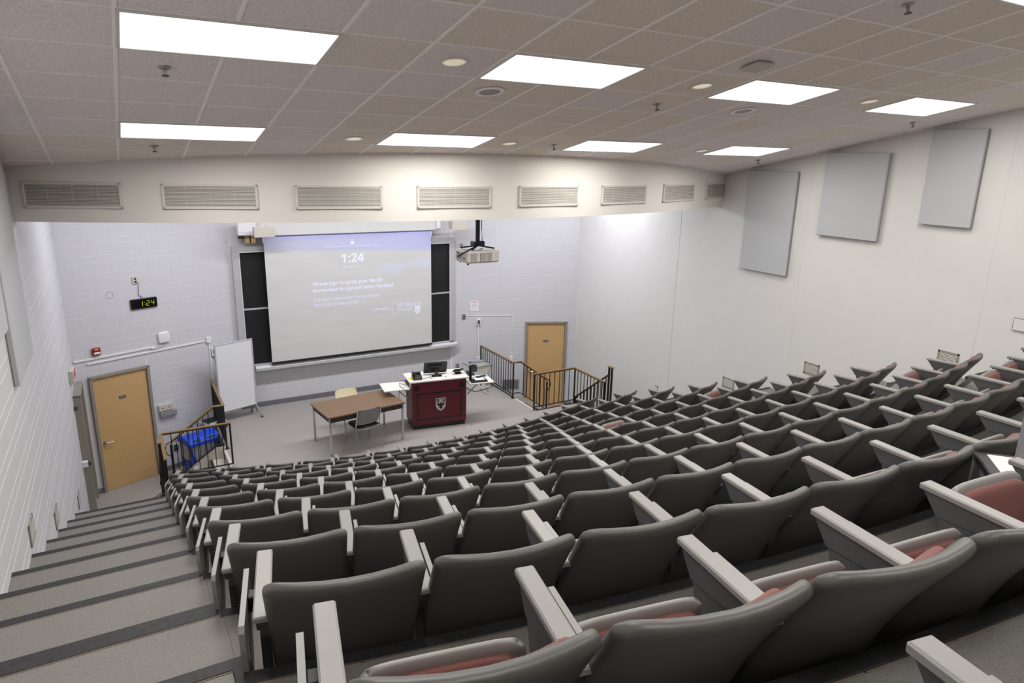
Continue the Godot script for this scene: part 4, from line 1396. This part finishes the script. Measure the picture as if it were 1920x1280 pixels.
	for k in 4:
		part(p, "socket", cbox(Vector3(0.01, 0.025, 0.035), 0.002), M.black_plastic, at(-0.246, 0.13 - 0.05 * (k % 2), -0.1 + 0.06 * k))
	part(p, "lens", lathe([Vector2(0.0, 0.0), Vector2(0.045, 0.0), Vector2(0.05, 0.05), Vector2(0.0, 0.05)], 20), M.black_plastic, Transform3D(Basis(Vector3.RIGHT, -PI / 2), Vector3(0.05, 0.1, -0.18)))
	for s: float in [-1.0, 1.0]:
		part(p, "foot", disc(0.014, 0.03, 12), M.black_plastic, at(s * 0.2, 0.005, s * -0.1))
	part(p, "label_plate", cbox(Vector3(0.06, 0.08, 0.003), 0.0), M.grille_white, at(0.185, 0.1, 0.1905))
	for k: float in [-1.0, 1.0]:
		part(p, "mount_arm", bar(Vector3(k * 0.2, 0.2, k * 0.12), Vector3(0, 0.235, 0), 0.025, 0.02), M.black_metal)
		part(p, "mount_arm", bar(Vector3(k * 0.16, 0.2, -k * 0.14), Vector3(0, 0.235, 0), 0.025, 0.02), M.black_metal)
	part(p, "mount_head", cbox(Vector3(0.17, 0.07, 0.12), 0.012), M.black_metal, at(0, 0.26, 0))
	part(p, "pole", disc(0.03, 1.2, 16), M.black_metal, at(0, 0.87, 0))
	single("cable", "thick black cable bundle sagging from the projector mount", "cable", tube([Vector3(-0.06, 4.87, -8.25), Vector3(-0.2, 4.84, -8.18), Vector3(-0.34, 4.8, -8.12), Vector3(-0.47, 4.75, -8.1)], 0.012, 8), M.black_plastic)
	single("cable", "blue cable running down the projector pole", "cable", tube([Vector3(-0.035, 5.5, -8.265), Vector3(-0.033, 5.1, -8.262), Vector3(-0.03, 4.92, -8.24), Vector3(-0.1, 4.865, -8.2)], 0.006, 6), M.blue_cable)
	single("cable", "thin dark cable drooping under the projector's side", "cable", tube([Vector3(-0.47, 4.75, -8.1), Vector3(-0.46, 4.69, -8.1), Vector3(-0.41, 4.66, -8.12), Vector3(-0.35, 4.69, -8.2), Vector3(-0.32, 4.73, -8.3)], 0.003, 6), M.leg_metal)


# ------------------------------------------------------------------ things on the walls
func seg_digit(parent: Node3D, x: float, y: float, h: float, on: String) -> void:
	var w := h * 0.5
	var t := h * 0.09
	var segs := {"a": [0, h / 2, w, t], "d": [0, -h / 2, w, t], "g": [0, 0, w, t], "f": [-w / 2, h / 4, t, h / 2], "b": [w / 2, h / 4, t, h / 2], "e": [-w / 2, -h / 4, t, h / 2], "c": [w / 2, -h / 4, t, h / 2]}
	for k: String in segs:
		if k in on:
			var s: Array = segs[k]
			part(parent, "digit_bar", cbox(Vector3(s[2] - 0.002, s[3] - 0.002, 0.003), 0.0), M.clock_digit, at(x + s[0] + (s[1] * 0.12), y + s[1], 0.046))


func build_wall_things() -> void:
	var lf := frame_left_facet()
	var rf := frame_right_facet()
	# digital clock
	var c := thing("wall_clock", "black digital wall clock showing 1:24 in green", "clock", lf * at(left_s(-4.02), 3.34, 0.0))
	part(c, "case", cbox(Vector3(0.46, 0.18, 0.08), 0.008), M.black_plastic, at(0, 0, 0.041 - 0.04 + 0.0))
	part(c, "glass", cbox(Vector3(0.42, 0.14, 0.004), 0.0), M.dark_glass, at(0, 0, 0.042))
	seg_digit(c, -0.055, 0, 0.085, "bc")
	seg_digit(c, 0.06, 0, 0.085, "abged")
	seg_digit(c, 0.145, 0, 0.085, "fgbc")
	for y: float in [-0.02, 0.02]:
		part(c, "colon", cbox(Vector3(0.007, 0.007, 0.003), 0.0), M.clock_digit, at(0.008, y, 0.046))
	var o := thing("wall_outlet", "beige power outlet above the digital clock", "outlet", lf * at(left_s(-4.12), 3.77, 0.0))
	outlet(o)
	var top := lf * Vector3(left_s(-4.10), 3.75, 0.04)
	single("cable", "thin grey power cable between outlet and digital clock", "cable", tube([top, lf * Vector3(left_s(-4.07), 3.7, 0.03), lf * Vector3(left_s(-4.08), 3.58, 0.012), lf * Vector3(left_s(-4.09), 3.5, 0.012), lf * Vector3(left_s(-4.04), 3.46, 0.015), lf * Vector3(left_s(-4.03), 3.43, 0.03)], 0.005, 6), M.leg_metal)
	var ring := []
	for k in 25:
		ring.append(lf * Vector3(left_s(-4.53) + 0.06 * cos(TAU * k / 24), 3.56 + 0.06 * sin(TAU * k / 24), 0.0015))
	single("wall_ring", "faint round outline of a removed fixture left of the clock", "mark", tube(ring, 0.0025, 5), M.base_vinyl)
	var a := thing("fire_alarm", "small red fire alarm horn on the block wall", "fire alarm", lf * at(left_s(-4.845), 2.62, 0.0))
	part(a, "body", cbox(Vector3(0.13, 0.13, 0.05), 0.01), M.red_alarm, at(0, 0.0, 0.025))
	part(a, "strobe", cbox(Vector3(0.1, 0.035, 0.02), 0.006), M.white_plastic, at(0.0, -0.025, 0.055))
	part(a, "lettering", text("FIRE", 0.03, 0.002, false, true), M.paper, at(-0.033, 0.022, 0.051))
	var ap := thing("access_point", "white rounded wireless access point with a green light on the wall", "access point", lf * at(left_s(-3.76), 2.65, 0.0))
	part(ap, "shell", pillow(0.21, 0.21, 0.045, 0.35, 6.0), M.white_plastic, at(0, 0, 0.024))
	part(ap, "light", cbox(Vector3(0.014, 0.014, 0.003), 0.0), M.green_led, at(0.01, -0.055, 0.046))
	single("cable", "thin pale cable curving from the access point to the conduit", "cable", tube([lf * Vector3(left_s(-3.74), 2.55, 0.02), lf * Vector3(left_s(-3.76), 2.5, 0.02), lf * Vector3(left_s(-3.84), 2.47, 0.02), lf * Vector3(left_s(-3.95), 2.47, 0.02)], 0.005, 6), M.bag_plastic)
	var cd := thing("conduit", "white surface conduit running over the door to the access point", "conduit", lf * at(left_s(-5.2) + 0.02, 2.5, 0.0))
	part(cd, "channel", cbox(Vector3(1.28, 0.03, 0.02), 0.003), M.white_plastic, at(0.64, 0, 0.01))
	part(cd, "end_box", cbox(Vector3(0.08, 0.05, 0.03), 0.005), M.white_plastic, at(1.32, -0.01, 0.015))
	var ce := thing("conduit", "lower white surface conduit running to a junction box by the whiteboard", "conduit", lf * at(left_s(-5.0), 2.42, 0.0))
	part(ce, "channel", cbox(Vector3(2.12, 0.03, 0.02), 0.003), M.white_plastic, at(1.06, 0, 0.01))
	part(ce, "junction_box", cbox(Vector3(0.09, 0.12, 0.04), 0.006), M.white_plastic, at(2.19, 0.01, 0.02))
	part(ce, "drop", cbox(Vector3(0.03, 1.4, 0.02), 0.003), M.white_plastic, at(2.20, -0.75, 0.01))
	var sc := thing("switch_box", "white wall box with dark switch beside the rolling whiteboard", "switch", lf * at(left_s(-2.89), 2.17, 0.0))
	part(sc, "box", cbox(Vector3(0.1, 0.16, 0.05), 0.005), M.white_plastic, at(0, 0, 0.026))
	part(sc, "face", cbox(Vector3(0.06, 0.1, 0.006), 0.002), M.leg_metal, at(0, 0.01, 0.053))
	part(sc, "button", cbox(Vector3(0.02, 0.02, 0.006), 0.002), M.red_print, at(0, -0.02, 0.058))
	part(sc, "drop", cbox(Vector3(0.04, 1.2, 0.025), 0.003), M.white_plastic, at(0.03, -0.68, 0.013))
	var s1 := thing("light_switches", "grey two button light switch plate right of the door", "switch", lf * at(left_s(-3.87), 1.30, 0.0))
	part(s1, "plate", cbox(Vector3(0.26, 0.13, 0.05), 0.006), M.beige_box, at(0, 0, 0.026))
	for k: float in [-1.0, 1.0]:
		part(s1, "button", cbox(Vector3(0.04, 0.012, 0.006), 0.002), M.leg_metal, at(k * 0.06, 0, 0.054))
	var s2 := thing("light_switches", "steel plate with a row of six light switches right of the door", "switch", lf * at(left_s(-3.835), 1.165, 0.0))
	part(s2, "plate", cbox(Vector3(0.31, 0.11, 0.06), 0.004), M.steel, at(0, 0, 0.031))
	for k in 6:
		part(s2, "toggle", cbox(Vector3(0.008, 0.022, 0.014), 0.002), M.white_plastic, at(-0.12 + 0.048 * k, 0, 0.066))
	var o2 := thing("wall_outlet", "dark outlet plate low on the wall behind the stair railing", "outlet", lf * at(left_s(-3.76), 0.43, 0.0))
	outlet(o2, M.leg_metal)
	# acoustic panels
	for p: Array in [[-8.41, -7.43, 4.21, 5.90, "tall", "next to the bulkhead"], [-6.95, -5.96, 4.95, 6.20, "square", "in the middle"], [-5.40, -4.73, 5.26, 6.50, "narrow", "furthest from the bulkhead"]]:
		var q := thing("acoustic_panel", "%s pale blue-grey fabric acoustic panel on the plaster wall, %s" % [p[4], p[5]], "acoustic panel", Transform3D(Basis(Vector3.UP, -PI / 2), Vector3(5.287, (p[2] + p[3]) / 2, (p[0] + p[1]) / 2)))
		part(q, "fabric", cbox(Vector3(p[1] - p[0], p[3] - p[2], 0.045), 0.008), M.panel_fabric, at(0, 0, 0.045))
		part(q, "core", cbox(Vector3(p[1] - p[0] - 0.01, p[3] - p[2] - 0.01, 0.02), 0.002), M.panel_edge, at(0, 0, 0.012))
	var lw := frame_left_wall()
	for p: Array in [[-8.38, -7.2, 3.95, 5.92, "nearer the bulkhead"], [-7.08, -5.9, 4.5, 6.18, "further up the stairs"]]:
		var q := thing("acoustic_panel", "grey fabric acoustic panel on the white block wall, %s" % p[4], "acoustic panel", lw * at(2.7 - (p[0] + p[1]) / 2, (p[2] + p[3]) / 2, 0.0))
		part(q, "fabric", cbox(Vector3(p[1] - p[0], p[3] - p[2], 0.045), 0.008), M.panel_fabric, at(0, 0, 0.03))
		part(q, "core", cbox(Vector3(p[1] - p[0] - 0.01, p[3] - p[2] - 0.01, 0.02), 0.002), M.panel_edge, at(0, 0, 0.01))
	# aisle lights low on both side walls
	for e: Array in [[Vector3(-1, 2.74, -6.78), "third"], [Vector3(-1, 2.05, -8.42), "second"], [Vector3(-1, 1.06, -10.95), "first"], [Vector3(1, 1.30, -10.42), "first"], [Vector3(1, 2.03, -8.43), "second"], [Vector3(1, 2.78, -6.75), "third"], [Vector3(1, 3.50, -4.72), "fourth"]]:
		var p: Vector3 = e[0]
		var xf: Transform3D
		if p.x < 0:
			xf = lw * at(2.7 - p.z, p.y, 0.0)
		else:
			xf = Transform3D(Basis(Vector3.UP, -PI / 2), Vector3(5.30, p.y, p.z))
		var q := thing("aisle_light", "small louvred aisle light on the %s, %s one up from the stage" % ["white block wall" if p.x < 0 else "plaster wall", e[1]], "aisle light", xf, "aisle lights on the block wall" if p.x < 0 else "aisle lights on the plaster wall")
		var st := begin()
		for k: float in [-1.0, 1.0]:
			add_cbox(st, Vector3(0.28, 0.028, 0.012), 0.003, at(0, k * 0.086, 0.007))
			add_cbox(st, Vector3(0.028, 0.2, 0.012), 0.003, at(k * 0.126, 0, 0.007))
		part(q, "frame", done(st), M.frame_taupe)
		part(q, "back_plate", cbox(Vector3(0.23, 0.15, 0.01), 0.0), M.panel_edge, at(0, 0, 0.004))
		for k in 7:
			part(q, "louvre", cbox(Vector3(0.225, 0.007, 0.008), 0.0), M.frame_taupe if p.x < 0 else M.grille_white, Transform3D(Basis(Vector3.RIGHT, 0.6), Vector3(0, -0.06 + 0.02 * k, 0.011)))
	# right front facet
	var n := thing("wall_notice", "small white paper notice with a red heading on the wall", "notice", rf * at(right_s(2.905), 2.59, 0.0))
	part(n, "sheet", cbox(Vector3(0.2, 0.24, 0.002), 0.0), M.paper, at(0, 0, 0.002))
	part(n, "heading", text("NOTICE", 0.034, 0.001, false, true), M.red_print, at(-0.065, 0.07, 0.0035))
	for k in 4:
		part(n, "print_line", cbox(Vector3(0.13, 0.006, 0.001), 0.0), M.grey_box, at(0, 0.04 - 0.03 * k, 0.0035))
	var o3 := thing("wall_outlet", "steel wall plate at the end of the thin conduit by the board", "outlet", rf * at(right_s(2.67), 2.33, 0.0))
	outlet(o3, M.steel)
	var o4 := thing("switch_box", "white wall box with a dark switch under the notice", "switch", rf * at(right_s(3.0), 2.2, 0.0))
	part(o4, "box", cbox(Vector3(0.09, 0.15, 0.05), 0.005), M.white_plastic, at(0, 0, 0.026))
	part(o4, "face", cbox(Vector3(0.055, 0.1, 0.006), 0.002), M.leg_metal, at(0, 0, 0.053))
	part(o4, "drop", cbox(Vector3(0.03, 0.8, 0.02), 0.003), M.white_plastic, at(0, -0.47, 0.01))
	part(o4, "lower_box", cbox(Vector3(0.09, 0.07, 0.04), 0.004), M.white_plastic, at(0, -0.9, 0.02))
	var cf := thing("conduit", "thin white conduit turning down beside the right door", "conduit", rf * at(right_s(2.71), 2.35, 0.0))
	part(cf, "channel", cbox(Vector3(1.13, 0.016, 0.012), 0.002), M.white_plastic, at(0.565, 0, 0.007))
	part(cf, "drop", cbox(Vector3(0.016, 1.03, 0.012), 0.002), M.white_plastic, at(1.125, -0.52, 0.007))
	part(cf, "lower_box", cbox(Vector3(0.08, 0.12, 0.04), 0.004), M.white_plastic, at(1.12, -1.08, 0.02))
	var o5 := thing("wall_outlet", "grey double outlet on the wall behind the lectern", "outlet", rf * at(right_s(2.53), 1.11, 0.0))
	outlet(o5, M.grey_box)
	var gr := thing("air_grille", "low grey air grille behind the right stage railing", "air grille", rf * at(right_s(3.75), 0.61, 0.0))
	part(gr, "frame", cbox(Vector3(0.42, 0.26, 0.015), 0.003), M.grey_box, at(0, 0, 0.008))
	for k in 8:
		part(gr, "louvre", cbox(Vector3(0.36, 0.006, 0.014), 0.0), M.leg_metal, at(0, -0.098 + 0.028 * k, 0.016))
	var pc := thing("wall_camera", "small grey wall camera on a bracket behind the projector", "camera", rf * at(right_s(2.62), 3.95, 0.0))
	part(pc, "mount", cbox(Vector3(0.05, 0.05, 0.08), 0.006), M.grey_box, at(0, 0.1, 0.04))
	part(pc, "stem", bar(Vector3(0, 0.1, 0.08), Vector3(0, -0.1, 0.08), 0.02, 0.02), M.black_plastic)
	part(pc, "head", cbox(Vector3(0.09, 0.05, 0.06), 0.01), M.black_plastic, at(-0.02, -0.1, 0.1))
	# outlined hatch on the plaster wall
	var h := thing("wall_hatch", "flush access hatch outlined on the plaster wall above the seats", "hatch", Transform3D(Basis(Vector3.UP, -PI / 2), Vector3(5.283, 4.145, -3.86)))
	part(h, "lid", cbox(Vector3(0.34, 0.15, 0.012), 0.0), M.cream_paint, at(0, 0, 0.0))
	for k: float in [-1.0, 1.0]:
		part(h, "gap", cbox(Vector3(0.35, 0.005, 0.013), 0.0), M.grille_dark, at(0, k * 0.077, 0.0))
		part(h, "gap", cbox(Vector3(0.004, 0.155, 0.013), 0.0), M.grille_dark, at(k * 0.173, 0, 0.0))


func outlet(o: Node3D, plate: Material = null) -> void:
	part(o, "plate", cbox(Vector3(0.085, 0.125, 0.02), 0.004), plate if plate else M.beige_box, at(0, 0, 0.011))
	for k: float in [-1.0, 1.0]:
		part(o, "socket", cbox(Vector3(0.034, 0.03, 0.006), 0.002), M.dark_hinge, at(0.005, k * 0.026, 0.022))


# ------------------------------------------------------------------ equipment block between the seats
func build_booth() -> void:
	var d := Vector3(0.76, 0, -0.65).normalized()
	var b := thing("equipment_block", "speckled grey plinth with black rubber edge and grey post behind the tenth row", "plinth", Transform3D(Basis(d, Vector3.UP, d.cross(Vector3.UP)), Vector3(-0.93, tier_y(11) + 0.002, -1.48)))
	# local x runs along the face seen from the aisle, z out of that face
	part(b, "body", cbox(Vector3(0.5, 0.34, 0.3), 0.0), M.pebble, at(-0.25, 0.17, 0.15))
	part(b, "edge", cbox(Vector3(0.51, 0.04, 0.31), 0.006), M.rubber, at(-0.25, 0.34, 0.15))
	part(b, "top_sheet", cbox(Vector3(0.42, 0.006, 0.22), 0.001), M.white_laminate, at(-0.25, 0.363, 0.15))
	part(b, "post", cbox(Vector3(0.1, 0.5, 0.1), 0.004), M.base_vinyl, at(-0.08, 0.615, 0.2))
